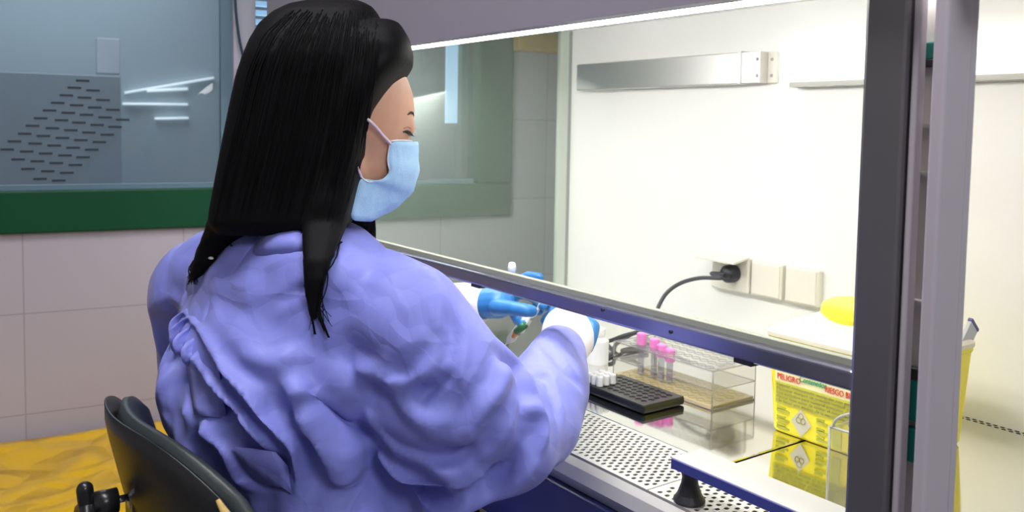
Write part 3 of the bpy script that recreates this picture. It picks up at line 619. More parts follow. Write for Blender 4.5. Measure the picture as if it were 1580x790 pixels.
# ------------------------------------------------------------------ WASTE BIN WITH YELLOW BAG
a_s, a_z = onw(0, 684, .03); b_s, b_z = onw(190, 655, .03)
zb_ = (a_z+b_z)/2
bn = thing('waste_bin', 'bin draped with a crumpled yellow plastic bag against the tiled wall', 'bin', WM @ Vector((.28, (a_s+b_s)/2, 0)))
bm = NB(); box(bm, (.09, -1.72, .0), (.48, -.66, zb_-.11), .03); wobj('bin_body', bm, M['lilac2'], bn)
bm = NB(); nu, nv = 150, 60
grid = []
def bagpt(u, v):      # u along the wall, v: 0 back edge .. .25 front edge of the rim .. 1 hanging hem
    s = -1.8+1.22*u
    L = .50+.42; d = v*(L+.06)
    if d < .06: x, z = .03, zb_-.06+d
    elif d < .56: x, z = .03+(d-.06), zb_
    else: x, z = .56, zb_-(d-.56)
    n1 = noise.noise(Vector((s*2.2+z*1.5, x*3-z*2.4, 3.1))); n2 = 1-abs(noise.noise(Vector((s*5.5+z*4, z*6-x*4, 7.7))))*2; n3 = 1-abs(noise.noise(Vector((s*3-z*5, z*3+x*5+2, 1.7))))*2
    w1 = noise.noise(Vector((s*1.7, z*2, x*2)))*1.2
    dz = .02*n1+.010*n2+.010*n3+.050*(abs(((s*3.1+(z-x)*2.2+w1) % 1)-.5)-.25)+.036*(abs(((s*4.3-(z-x)*5.1+w1*2) % 1)-.5)-.25)
    if d < .56: z += dz*.6*(min(1, d/.2)); z -= .02*math.sin(max(0, (d-.06))/.5*PI)
    else: x += dz+.03*math.sin(s*9+z*4)*.4
    if d < .56 and d > .48: z -= .012*((d-.48)/.08)**2
    return WM @ Vector((x, s+.01*n1, z))
for i in range(nu+1): grid.append([bm.verts.new(bagpt(i/nu, j/nv)) for j in range(nv+1)])
for i in range(nu):
    for j in range(nv): bm.faces.new((grid[i][j], grid[i+1][j], grid[i+1][j+1], grid[i][j+1])).smooth = True
bo = obj('bag', bm, M['bag'], bn, label='crumpled yellow plastic bag'); sm_ = bo.modifiers.new('thick', 'SOLIDIFY'); sm_.thickness = .002
# ------------------------------------------------------------------ PERSON
per = thing('person', 'seated person in blue violet gown and mask working at the cabinet with gloved hands', 'person', (-1.05, .40, 0))
HD = 1.08
hc = P(535, 168, HD)                       # head centre
yaw = math.radians(4)                      # facing +Y turned slightly to the left
fwd = Vector((-math.sin(yaw), math.cos(yaw), 0)); lat = Vector((math.cos(yaw), math.sin(yaw), 0))
tilt = math.radians(14); hf = (fwd*math.cos(tilt)+Vector((0,0,-1))*math.sin(tilt)).normalized(); hu = lat.cross(hf).normalized()
HR = Matrix((lat, hf, hu)).transposed()
def S(px, py, off=0):                      # point of the head's mid plane (offset towards the camera side)
    r = ray(px, py); t = (lat.dot(hc-CAM)+off)/lat.dot(r); return CAM+r*t
TO = Vector((-1.06, .42, 0))
tf = Vector((-.18, .98, 0)).normalized(); tl = Vector((tf.y, -tf.x, 0)); TR = Matrix((tl, tf, Vector((0,0,1)))).transposed()
# joints
RS = P(595, 500, 1.03); RE = P(795, 682, 1.03); RM = P(852, 600, 1.14); RW = P(876, 524, 1.27)
LS = P(335, 440, 1.28); LE = P(360, 630, 1.33); LW = ony(722, 467, .845)
RH = ony(872, 487, .90)
bm = NB()
# body core
ell(bm, hc, (.070,.090,.088), HR, 28)
H = lambda x, y, z: hc+HR@Vector((x, y, z))
ell(bm, H(0,.036,-.050), (.058,.052,.068), HR, 28); ell(bm, H(0,.052,-.098), (.032,.030,.026), HR); ell(bm, H(0,.068,-.006), (.050,.020,.020), HR)
for q in (1, -1):
    ell(bm, H(.036*q,.048,-.050), (.020,.028,.028), HR); capsule(bm, H(.050*q,-.01,-.062), .016, H(.022*q,.046,-.104), .014)
    ell(bm, H(.030*q,.074,-.030), (.014,.010,.009), HR)
capsule(bm, H(0,.086,-.022), .007, H(0,.104,-.056), .010); ell(bm, H(.010,.096,-.060), (.008,.010,.007), HR); ell(bm, H(-.010,.096,-.060), (.008,.010,.007), HR)
ell(bm, H(0,.086,-.078), (.022,.010,.009), HR)
capsule(bm, P(480,300,1.12), .052, P(445,400,1.10), .062)
ell(bm, TO+TR@Vector((-.01,.02,.95)), (.140,.080,.13), TR); ell(bm, TO+TR@Vector((.03,.02,.80)), (.12,.08,.18), TR); ell(bm, TO+TR@Vector((.05,.02,.62)), (.13,.10,.10), TR)
chain(bm, [(RS,.036),(RE,.036),(RM,.032),(RW,.026),(RH,.024)]); chain(bm, [(LS,.048),(LE,.04),(LW,.026)])
for s in (-1, 1):
    hp = TO+TR@Vector((.10*s,-.06,.585)); kn = TO+TR@Vector((.11*s,.36,.56)); an_ = kn+Vector((0,.02,-.46))
    chain(bm, [(hp,.075),(kn,.055),(an_,.038)])
body = link('body', remesh(bm, .0042, 5), M['skin'], per, True)
# trousers and shoes
for s in (-1, 1):
    kn = TO+TR@Vector((.11*s,.36,.56)); an_ = kn+Vector((0,.02,-.42)); bm = NB()
    chain(bm, [(TO+TR@Vector((.10*s,-.02,.585)),.088),(kn,.066),(an_,.055)]); link('trouser_leg', remesh(bm, .01, 3), M['trousers'], per, True)
    bm = NB(); ft = kn+Vector((0,.02,-.50)); capsule(bm, ft+Vector((0,-.03,.0)), .04, ft+Vector((0,.13,-.012)), .032); box(bm, ft+Vector((-.04,-.07,-.06)), ft+Vector((.04,.16,-.02)), .015)
    link('shoe', remesh(bm, .008, 3), M['shoe'], per, True)
# gown
bm = NB()
ell(bm, TO+TR@Vector((.0,.0,1.0)), (.205,.115,.125), TR); ell(bm, TO+TR@Vector((.015,-.03,.90)), (.190,.135,.15), TR)
ell(bm, TO+TR@Vector((.045,.0,.76)), (.165,.125,.18), TR); ell(bm, TO+TR@Vector((.05,.01,.61)), (.19,.155,.12), TR)
ell(bm, P(470,420,1.06), (.13,.07,.06), TR)
chain(bm, [(P(455,405,1.10),.048),(P(580,470,1.03),.068),(P(628,500,1.0),.073),(P(700,605,1.0),.078),(P(768,672,1.03),.076),(P(820,652,1.08),.060),(P(845,600,1.14),.056),(P(856,570,1.19),.046),(P(864,543,1.24),.039)])
capsule(bm, P(600,600,1.0), .06, P(700,705,1.0), .062)
chain(bm, [(P(455,395,1.14),.06),(P(340,425,1.24),.070),(P(325,455,1.28),.088),(P(345,600,1.31),.088),(LE+Vector((.02,.05,.02)),.075),(LE.lerp(LW,.6),.055),(LE.lerp(LW,.85),.04)])
for s in (-1, 1): chain(bm, [(TO+TR@Vector((.10*s,-.05,.59)),.12),(TO+TR@Vector((.12*s,.32,.575)),.085)])
# neck opening ring of cloth
gm = remesh(bm, .0045, 12)
def tri(x): return abs((x % 1)-.5)*2
GD = []
_r = random.Random(21)
for k in range(9):
    v = Vector((_r.uniform(-1,1), _r.uniform(-1,1), _r.uniform(-.7,.7))).normalized(); fq = (4.5,5.5,7,8.5,10,13,16,21,26)[k]
    GD.append((v, fq, .036/fq if k < 7 else .030/fq, Vector((k*7.3, k*3.1, k*5.7))))
def gown_disp(me):
    data = [(v.co.copy(), v.normal.copy()) for v in me.vertices]
    for vtx, (p, nv) in zip(me.vertices, data):
        d = 0
        low = 1 if p.z < .90 else max(.30, 1-(p.z-.90)/.12)
        for k, (v, fq, A_, off) in enumerate(GD):
            mk_ = max(0, min(1, noise.noise(p*5+off)*2.2+.35))
            if mk_ <= 0: continue
            ph = p.dot(v)*fq+noise.noise(p*2.6+off)*1.3+noise.noise(p*7+off)*.25
            d += A_*mk_*(tri(ph)-.5)*(low if k < 6 else max(low, .6))
        vtx.co = p+nv*d
    me.update()
gown_disp(gm)
# folds laid along the seams and crease lines seen on the cloth
def bvh(me): return BVHTree.FromPolygons([v.co for v in me.vertices], [tuple(p.vertices) for p in me.polygons])
tree = bvh(gm)
def hit(px, py, tr=None):
    r = ray(px, py).normalized(); h = (tr or tree).ray_cast(CAM, r, 5); return h[0]
def fold(pts, depth, width, me=gm, tr=None):
    hp = [hit(x, y, tr) for x, y in pts]; hp = [h for h in hp if h is not None]
    if len(hp) < 2: return
    line = catmull(hp, 6)
    co = np.empty(len(me.vertices)*3); me.vertices.foreach_get('co', co); co = co.reshape(-1, 3)
    no = np.array([v.normal[:] for v in me.vertices]); best = np.full(len(co), 9.); tt = np.zeros(len(co)); L = np.array([l[:] for l in line])
    for k, l in enumerate(L):
        d = np.linalg.norm(co-l, axis=1); m_ = d < best; best[m_] = d[m_]; tt[m_] = k/(len(L)-1)
    e_ = np.minimum(1, np.minimum(tt, 1-tt)*5+.15)
    g_ = np.exp(-(best/width)**2); sh_ = np.exp(-((best-width*1.9)/(width*.9))**2)*.35
    co += no*((g_-sh_)*depth*e_)[:, None]
    me.vertices.foreach_set('co', co.reshape(-1)); me.update()
for pts, d_, w_ in (
  (([(268,470),(290,540),(330,585),(390,640),(440,700)]), .016, .016),
  ([(560,610),(600,585),(640,560),(700,500)], -.006, .010),
  ([(470,560),(500,620),(530,650),(560,640)], -.018, .016),
  ([(540,560),(580,580),(610,600),(640,640),(700,660)], .012, .012),
  ([(560,650),(620,700),(690,710),(740,690)], -.016, .014),
  ([(600,760),(680,770),(760,740),(800,690)], -.018, .014),
  ([(400,600),(440,650),(470,700),(480,780)], -.018, .018),
  ([(290,640),(350,690),(380,760)], .012, .016),
  ([(690,470),(700,520),(680,570),(640,620)], -.010, .008),
  ([(760,540),(800,575),(812,640),(800,700)], -.013, .010),
  ([(790,565),(830,580),(850,610),(860,650)], -.010, .007),
  ([(800,620),(830,640),(835,700)], .010, .009),
  ([(830,530),(870,570),(900,600)], -.007, .007),
  ([(700,700),(740,640),(770,600),(780,560)], .012, .010),
  ([(330,420),(360,390),(380,370)], .008, .008),
  ([(420,470),(460,450),(520,420)], -.004, .006),
  ([(360,540),(420,560),(470,540)], .006, .010),
  ([(450,620),(500,680),(540,760)], .014, .014)):
    fold(pts, d_, w_)
def proj(co):
    d = co-np.array(CAM[:]); z = d@np.array(FWD[:]); return CX+F*(d@np.array(RIGHT[:]))/z, CY+F*(d@np.array(DOWN[:]))/z
def overhang(poly, amt, wpx, reach, me=gm):     # cloth drops back below / left of a creased edge
    co = np.empty(len(me.vertices)*3); me.vertices.foreach_get('co', co); co = co.reshape(-1, 3)
    no = np.array([v.normal[:] for v in me.vertices]); x, y = proj(co)
    face = np.einsum('ij,ij->i', no, np.array(CAM[:])-co); face = face/np.linalg.norm(np.array(CAM[:])-co, axis=1)
    best = np.full(len(co), 1e9); sg = np.zeros(len(co)); tt = np.zeros(len(co)); n_ = len(poly)-1
    for k, ((x0, y0), (x1, y1)) in enumerate(zip(poly, poly[1:])):
        dx, dy = x1-x0, y1-y0; L2 = dx*dx+dy*dy; t = np.clip(((x-x0)*dx+(y-y0)*dy)/L2, 0, 1)
        d = np.hypot(x-x0-t*dx, y-y0-t*dy); c = dx*(y-y0)-dy*(x-x0); m_ = d < best
        best[m_] = d[m_]; sg[m_] = np.sign(c[m_]); tt[m_] = (k+t[m_])/n_
    side = sg*best; a = np.clip(side/wpx, 0, 1); a = a*a*(3-2*a); a *= np.clip(1-(side-wpx)/reach, 0, 1)
    end = np.clip(np.minimum(tt, 1-tt)*6, 0, 1); lip = np.exp(-((side+5)/7.)**2)*.2
    dv = (FWD*.55+tf*.45+Vector((0,0,-.1))).normalized()
    co += np.array(dv[:])*((a-lip)*amt*end*np.clip(face*2.5, 0, 1))[:, None]
    me.vertices.foreach_set('co', co.reshape(-1)); me.update()
overhang([(262,455),(300,505),(335,575),(392,640),(446,700),(462,770)], .040, 16, 170)
overhang([(425,628),(476,603),(530,650),(556,640),(604,702),(655,722),(720,775)], .034, 14, 110)
overhang([(560,575),(604,600),(650,590),(700,560)], .016, 10, 70)
overhang([(610,735),(700,735),(770,700),(812,640),(818,590)], .016, 12, 60)
def relax(me, it, f=.5):
    n_ = len(me.vertices); co = np.empty(n_*3); me.vertices.foreach_get('co', co); co = co.reshape(-1, 3)
    e = np.empty(len(me.edges)*2, dtype=np.int32); me.edges.foreach_get('vertices', e); e = e.reshape(-1, 2)
    cnt = np.bincount(e.reshape(-1), minlength=n_)[:, None]
    for _ in range(it):
        acc = np.zeros_like(co)
        for c in range(3): acc[:, c] = np.bincount(e[:, 0], weights=co[e[:, 1], c], minlength=n_)+np.bincount(e[:, 1], weights=co[e[:, 0], c], minlength=n_)
        co = co*(1-f)+f*acc/np.maximum(cnt, 1)
    me.vertices.foreach_set('co', co.reshape(-1)); me.update()
relax(gm, 5)
tree = bvh(gm)
gown = link('gown', gm, M['gown'], per, True, 'loose blue violet disposable gown')
# white t-shirt edge at the nape, collar flaps
def sheet(rows, th_, name, m, parent, lab=None, lift=.004, smooth=True, it=0):
    for _ in range(it):
        new = [list(r) for r in rows]
        for i in range(len(rows)):
            for j in range(len(rows[0])):
                nb = [rows[a][b] for a, b in ((i-1,j),(i+1,j)) if 0 <= a < len(rows)]
                if len(nb) == 2: new[i][j] = rows[i][j]*.5+(nb[0]+nb[1])*.25
        rows = new
    bm = NB(); G = []
    for row in rows:
        G.append([bm.verts.new(p) for p in row])
    for i in range(len(G)-1):
        for j in range(len(G[0])-1): bm.faces.new((G[i][j], G[i][j+1], G[i+1][j+1], G[i+1][j])).smooth = smooth
    o = obj(name, bm, m, parent, label=lab); s_ = o.modifiers.new('t', 'SOLIDIFY'); s_.thickness = th_; s_.offset = 0; return o
def surf(px, py, off, dflt=1.05):
    h = hit(px, py)
    d = (h-CAM).dot(FWD) if h is not None else dflt
    return P(px, py, d-off)
ED = [(358,357),(348,380),(330,405),(302,433),(270,463),(276,500),(283,540),(292,590),(300,640)]
EDc = [tuple(v)[:2] for v in catmull([(x, y, 0) for x, y in ED], 4)]
sheet([[surf(x+dx_, y+dx_*.12, o_) for dx_, o_ in ((0,.009),(8,.0095),(20,.007),(36,.002),(50,-.004))] for x, y in EDc], .0012, 'back_overlap', M['gown'], gown, 'overlapping back panel edge', it=14)
sheet([[surf(x, y, o_) for x, y, o_ in r] for r in (
    ((396,372,.010),(412,360,.022),(430,352,.028),(452,351,.026),(474,352,.02)),
    ((392,386,.006),(412,378,.014),(432,374,.018),(452,372,.014),(472,372,.010)),
    ((396,398,-.003),(414,396,-.002),(434,394,-.002),(452,392,-.002),(470,390,-.002)))], .0012, 'collar', M['gown'], gown, 'folded gown collar')
sheet([[surf(x, y, o_) for x, y, o_ in r] for r in (
    ((360,690,.012),(390,692,.020),(425,698,.014),(445,720,.006)), ((375,715,.012),(400,722,.018),(430,730,.012),(448,748,.004)), ((395,740,.006),(415,748,.010),(436,752,.008),(450,762,.003)))], .0012, 'gown_tie', M['gown'], gown, 'loose tie end')
# cuffs
for a, b, r0, r1 in ((P(866,532,1.245), P(880,505,1.30), .036, .038), (P(880,505,1.30), RW+(RH-RW)*.6, .038, .034)): pass
ax_ = (RH-RW).normalized()
bm = NB(); cs_ = P(861,552,1.215)
tube(bm, [cs_, cs_.lerp(RW,.5), RW, RW+ax_*.02, RW+ax_*.045, RW+ax_*.068, RW+ax_*.075, RW+ax_*.07], [.030,.0355,.0385,.0395,.0385,.0365,.034,.029], 36); obj('cuff', bm, M['cuff'], gown, smooth=True, label='white knitted cuff behind the sash bar')
lx_ = (ony(790,470,.885)-LW).normalized()
bm = NB(); lathe(bm, [(.034,-.06),(.036,-.05),(.034,-.03),(.036,-.01),(.0335,.02),(.0335,.034),(.028,.036)], LW, 36, lx_); obj('cuff', bm, M['cuff'], gown, smooth=True, label='white knitted cuff')
# gloves: palm, thumb and four fingers each
def glove(wr, pts_f, palm, name_lab):
    bm = NB()
    for a, ra, b, rb in palm: capsule(bm, a, ra, b, rb)
    for f in pts_f: chain(bm, f)
    return link('glove', remesh(bm, .0022, 3), M['glove'], per, True, name_lab)
d1 = ony(755,468,.86); 
L_palm = [(LW+lx_*.02,.028, ony(768,466,.875),.030), (ony(768,458,.88),.024, ony(785,455,.91),.020), (ony(760,452,.885),.02, ony(790,448,.92),.016)]
L_f = [[(ony(768,474,.86),.016),(ony(793,476,.862),.0125),(ony(812,479,.872),.0115),(ony(820,480,.884),.0105)],      # thumb
       [(ony(785,452,.91),.0115),(ony(812,454,.935),.0105),(ony(830,462,.93),.0095),(ony(838,472,.92),.0085)],
       [(ony(785,448,.92),.0115),(ony(808,442,.95),.0105),(ony(826,446,.96),.0095),(ony(842,460,.95),.0085)],
       [(ony(780,445,.93),.011),(ony(800,433,.955),.010),(ony(816,426,.965),.0095),(ony(832,428,.96),.0085)],
       [(ony(775,462,.89),.011),(ony(790,478,.91),.010),(ony(800,496,.915),.0095),(ony(808,502,.905),.0085)]]
glove(LW, L_f, L_palm, 'blue nitrile glove holding a gauze')
hb_ = RH
R_palm = [(RH-ax_*.01,.029, ony(886,492,.945),.027), (ony(884,482,.95),.022, ony(862,476,.97),.019)]
R_f = [[(ony(905,500,.925),.015),(ony(914,505,.91),.0125),(ony(911,522,.90),.0115),(ony(906,536,.893),.0105)],
       [(ony(872,480,.965),.0115),(ony(858,480,.975),.0105),(ony(848,488,.965),.0095),(ony(841,495,.95),.0085)],
       [(ony(866,472,.975),.0115),(ony(850,470,.985),.0105),(ony(838,474,.98),.0095),(ony(832,480,.96),.0085)],
       [(ony(870,466,.985),.0115),(ony(850,460,.995),.0105),(ony(836,464,.99),.0095),(ony(828,470,.975),.0085)],
       [(ony(880,462,.985),.011),(ony(865,452,.995),.010),(ony(850,452,.99),.0095),(ony(842,458,.98),.0085)]]
glove(RW, R_f, R_palm, 'blue nitrile glove behind the sash bar')
# hair: one volume from the crown down the back, two locks, and fine strands
def hairloft(rows, bm, seg=28, ex=.85):
    rings = []
    for y, xl, xr, d, th_ in rows:
        a, b = P(xl, y, d), P(xr, y, d); c = (a+b)/2; h_ = (b-a)/2; f_ = FWD*th_
        rings.append([bm.verts.new(c+h_*math.copysign(abs(math.cos(t))**ex, math.cos(t))+f_*math.copysign(abs(math.sin(t))**ex, math.sin(t))) for t in [2*PI*k/seg for k in range(seg)]])
    for A_, B_ in zip(rings, rings[1:]):
        for k in range(seg): bm.faces.new((A_[k], A_[(k+1)%seg], B_[(k+1)%seg], B_[k]))
    bm.faces.new(rings[0][::-1]); bm.faces.new(rings[-1])
main = [(4,505,540,HD,.02),(8,476,566,HD,.04),(16,448,580,HD,.055),(28,428,586,HD,.066),(45,410,590,HD,.074),(70,396,590,HD-.005,.080),(95,386,588,HD-.01,.082),(125,376,584,HD-.01,.082),(155,369,580,HD-.012,.080),
        (185,362,576,HD-.014,.077),(215,355,571,HD-.018,.073),(245,348,564,HD-.022,.068),(275,341,556,HD-.026,.062),(300,335,549,HD-.03,.056),(325,329,543,HD-.034,.050),(345,326,538,HD-.04,.042),(362,340,524,HD-.04,.030)]
bm = NB(); hairloft(main, bm, ex=.6)
hairloft([(34,566,608,HD-.02,.025),(40,552,620,HD-.02,.045),(58,545,630,HD-.02,.060),(78,540,635,HD-.02,.068),(98,540,634,HD-.02,.070),(112,540,624,HD-.02,.075),(130,540,609,HD-.02,.078),(150,535,597,HD-.02,.078),(175,530,583,HD-.02,.076),(205,525,574,HD-.02,.074),(240,520,567,HD-.025,.070),(275,510,557,HD-.03,.064),(310,500,546,HD-.035,.056),(345,490,539,HD-.04,.045)], bm, ex=.6)
def dep(px, py, off):
    h = hit(px, py); return ((h-CAM).dot(FWD) if h is not None else 1.12)-off
hairloft([(320,330,440,HD-.03,.04),(345,321,410,HD-.035,.032),(368,312,376,dep(345,370,.02),.02),(390,303,350,dep(326,392,.014),.013),(410,296,334,dep(315,410,.012),.009),(424,291,318,dep(303,424,.01),.006),(434,289,296,dep(298,430,.008),.003)], bm)
hairloft([(270,490,556,HD-.05,.04),(310,480,546,HD-.055,.04),(340,469,538,dep(500,352,.018),.03),(370,467,524,dep(495,372,.012),.018),(400,468,512,dep(490,400,.010),.013),(430,469,503,dep(486,430,.009),.010),(455,471,497,dep(484,455,.007),.007),(478,475,491,dep(483,478,.006),.005),(496,480,489,dep(484,496,.005),.002)], bm, ex=.7)
hm = remesh(bm, .0035, 3)
hair = link('hair', hm, M['hair'], per, True, 'long straight black hair')
ht = bvh(hm)
bm = NB(); rnd = random.Random(3)
def strand(pts, r=.00055):
    pts = catmull(pts, 4); n_ = len(pts); tube(bm, pts, [r*(1-.75*(i/n_)**2) for i in range(n_)], 4, cap=False)
for k in range(260):                      # along the volume
    u = rnd.random(); pts = []
    y_0 = rnd.uniform(14, 60); y_1 = rnd.uniform(y_0+150, 352)
    for q in range(6):
        y = y_0+(y_1-y_0)*q/5
        for a_, b_ in zip(main, main[1:]):
            if a_[0] <= y <= b_[0]:
                t_ = (y-a_[0])/(b_[0]-a_[0]); xl = a_[1]+(b_[1]-a_[1])*t_; xr = a_[2]+(b_[2]-a_[2])*t_
        x = xl+3+(xr-xl-6)*u; h = hit(x, y, ht)
        if h is not None: pts.append(h-FWD*(.0006+.0008*rnd.random()))
    if len(pts) > 3: strand(pts)
for k in range(90):                       # frayed edges of both locks
    lf = k % 2; y_0 = rnd.uniform(330, 380)
    if lf: xs_ = [rnd.uniform(322,370), rnd.uniform(306,352), rnd.uniform(292,322), rnd.uniform(288,306)]; ys_ = [y_0, 378, 412, rnd.uniform(424,440)]
    else: xs_ = [rnd.uniform(475,535), rnd.uniform(468,520), rnd.uniform(467,505), rnd.uniform(472,512)]; ys_ = [y_0, 395, 440, rnd.uniform(470,520)]
    if k % 6 == 0: xs_ = [500, 497, 492, 507]; ys_ = [400, 440, 478, 521]; xs_ = [v+rnd.uniform(-2,2) for v in xs_]
    if k % 6 == 2: xs_ = [480, 476, 480, 486]; ys_ = [400, 440, 480, 516]; xs_ = [v+rnd.uniform(-2,2) for v in xs_]
    strand([P(x, y, dep(x, y, .006+.008*(1-q/3))) for q, (x, y) in enumerate(zip(xs_, ys_))], .0010)
for k in range(34):                       # waves at the forehead
    a = rnd.uniform(0, 1); strand([S(600+rnd.uniform(-8,8), 60+20*a, .03), S(622+rnd.uniform(-4,6), 70+25*a, .02), S(631+rnd.uniform(-3,5), 92+14*a, .02), S(620-8*a+rnd.uniform(-3,4), 118+16*a, .03), S(603-10*a, 140+18*a, .045)], .0009)
for k in range(60):                       # far-side strands under the mask
    x = rnd.uniform(540, 579); strand([P(x-6, 300, 1.17), P(x, 345, 1.17), P(x+rnd.uniform(-1,2), rnd.uniform(368,386), 1.16)], .0012)
obj('hair_strands', bm, M['strand'], hair, label='fine loose strands')
# eye, brow, lashes
ec = H(.031,.068,-.030)
bm = NB(); ell(bm, ec, (.011,.011,.011), seg=16); obj('eyeball', bm, M['eye'], body, smooth=True)
btree = bvh(body.data)
def on_skin(x, y, off=.0008):
    h = hit(x, y, btree); return (h-ray(x, y).normalized()*off) if h is not None else S(x, y, .035)
bm = NB(); lp = catmull([on_skin(622,203.5), on_skin(627,202.5), on_skin(632,204), on_skin(636,207.5)], 4); tube(bm, lp, [.0007+.0009*math.sin(PI*k/(len(lp)-1)) for k in range(len(lp))], 6)
for k in range(8): q = lp[2+k]; tube(bm, [q, q+hf*.007-hu*.004+lat*.002], [.0006,.0002], 4)
obj('eyelashes', bm, M['lash'], body, label='dark eyelashes')
bm = NB(); lp = catmull([on_skin(629,177), on_skin(633,174), on_skin(636.5,174.5), on_skin(638.5,179)], 4); tube(bm, lp, [.0006+.0011*math.sin(PI*k/(len(lp)-1)) for k in range(len(lp))], 6); obj('eyebrow', bm, mat('brow_hair', (.06,.03,.02), .8), body, label='thin dark eyebrow')
bm = NB(); lp = catmull([on_skin(623,198,.0), on_skin(629,196,.0), on_skin(634,198,.0)], 4); tube(bm, lp, .0007, 5); obj('eyelid_crease', bm, mat('lid_skin', (.42,.20,.13), .6), body)
# mask
bm = NB()
rowsM = [((602,218),(641,219)),((600,232),(641.5,232)),((598,246),(641,248)),((600,262),(640,264)),((599,272),(638,284)),((585,280),(630,299)),((567,279),(619,312)),((556,272),(608,323)),((549,292),(597,331)),((543,318),(583,338)),((539,340),(566,343))]
G = []; NU = 14
for ri, (nn, ff) in enumerate(rowsM):
    k_ = .061 if ri < 6 else .058; Np = S(*nn, k_); sc_ = F/((Np-CAM).dot(FWD)); base = Np-lat*k_
    kx = lat.dot(RIGHT)*k_*sc_; dx_ = ff[0]-(nn[0]-kx); fl = math.sqrt(max(dx_*dx_-kx*kx, 4))/(fwd.dot(RIGHT)*sc_)
    Fp = base+fwd*fl; Fp.z = S(*ff, .03).z; row = []
    for j in range(NU+1):
        t_ = PI*j/NU; c_, s_ = math.cos(t_), math.sin(t_)
        pl_ = (0,.0,.001,.0035,.0005,.0045,.001,.0045,.001,.002,0)[ri]; row.append(bm.verts.new(base+lat*(k_+pl_*.4)*c_+(Fp-base)*abs(s_)*.95+(Fp-base).normalized()*pl_*abs(s_)+hf*(.0025*math.sin(ri*2.6))))
    G.append(row)
for i in range(len(G)-1):
    for j in range(NU): f = bm.faces.new((G[i][j], G[i][j+1], G[i+1][j+1], G[i+1][j])); f.smooth = True; f.material_index = 0
mk = obj('face_mask', bm, M['mask'], per, label='light blue pleated surgical mask'); s_ = mk.modifiers.new('u', 'SUBSURF'); s_.levels = 1; s_.render_levels = 1; s_ = mk.modifiers.new('t', 'SOLIDIFY'); s_.thickness = .0015
bm = NB(); tube(bm, [S(602,218,.062), S(614,217,.056), S(626,217,.046), S(636,218,.034)], .0014, 6); tube(bm, catmull([S(602,219,.062), S(598,246,.062), S(601,264,.061), S(597,274,.060), S(570,281,.059), S(556,272,.059)], 4), .0009, 6)
obj('mask_binding', bm, M['maskw'], mk)
bm = NB(); tube(bm, catmull([S(603,222,.063), S(590,208,.069), S(578,194,.074), S(566,183,.078)], 5), .0019, 6); tube(bm, catmull([S(558,274,.056), S(553,262,.066), S(546,248,.074)], 5), .0016, 6)
obj('ear_loop', bm, M['strap'], mk, label='pinkish white ear loop')
# hair-tie glint and shirt edge
bm = NB(); tube(bm, catmull([surf(452,354,.006), surf(466,351,.008), surf(480,354,.006)], 4), .004, 8); obj('shirt_neckline', bm, M['cuff'], per, smooth=True, label='pale shirt neckline')
bm = NB(); ell(bm, surf(325,398,.02), (.008,.003,.002)); obj('hair_clip', bm, M['whitep'], hair)
# ------------------------------------------------------------------ THINGS IN THE HANDS
bm = NB(); rnd = random.Random(5); cols = []
a, b = ony(834,470,.915), ony(790,512,.90)
for i in range(13):
    u = i/12; c_ = a.lerp(b, u)+Vector((0,0,-.012*math.sin(u*PI))); row = []
    for j in range(7):
        v_ = j/6-.5; row.append(bm.verts.new(c_+Vector((.35*v_, .3*v_, .8*v_))*.058*(.5+.7*u)+Vector((0, 1, 0))*.005*math.sin(i*1.7+j*1.3)))
    cols.append(row)
for i in range(12):
    for j in range(6): bm.faces.new((cols[i][j], cols[i][j+1], cols[i+1][j+1], cols[i+1][j])).smooth = True
o = obj('gauze', bm, M['gauze']); tagit(o, 'crumpled white gauze held between the two gloved hands', 'gauze'); s_ = o.modifiers.new('t', 'SOLIDIFY'); s_.thickness = .0015
tb = thing('swab_tube', 'small tube with green band and orange tip held under the left glove', 'tube', ony(800,508,.895))
p = ony(796,512,.893); q = ony(812,500,.90); bm = NB(); tube(bm, [p, p.lerp(q,.9)], [.006,.0065], 12); obj('tube_body', bm, M['greenp'], tb, smooth=True)
bm = NB(); tube(bm, [p, p+(p-q).normalized()*.008+Vector((0,0,-.006))], [.005,.003], 12); obj('tube_tip', bm, M['orange'], tb, smooth=True)
p = ony(790,413,.93); bm = NB(); tube(bm, [p+Vector((.012,.01,-.07)), p+Vector((.002,0,-.012))], .0025, 8); lathe(bm, [(0,-.012),(.006,-.010),(.008,0),(.006,.009),(0,.011)], p, 16)
o = obj('dropper', bm, M['whitep'], None, smooth=True); tagit(o, 'white round-headed dropper standing above the left glove behind the sash', 'dropper')
# ------------------------------------------------------------------ CHAIR
chair = thing('office_chair', 'black vinyl work chair with torn curved backrest behind the person', 'chair', (-1.03, .32, 0))
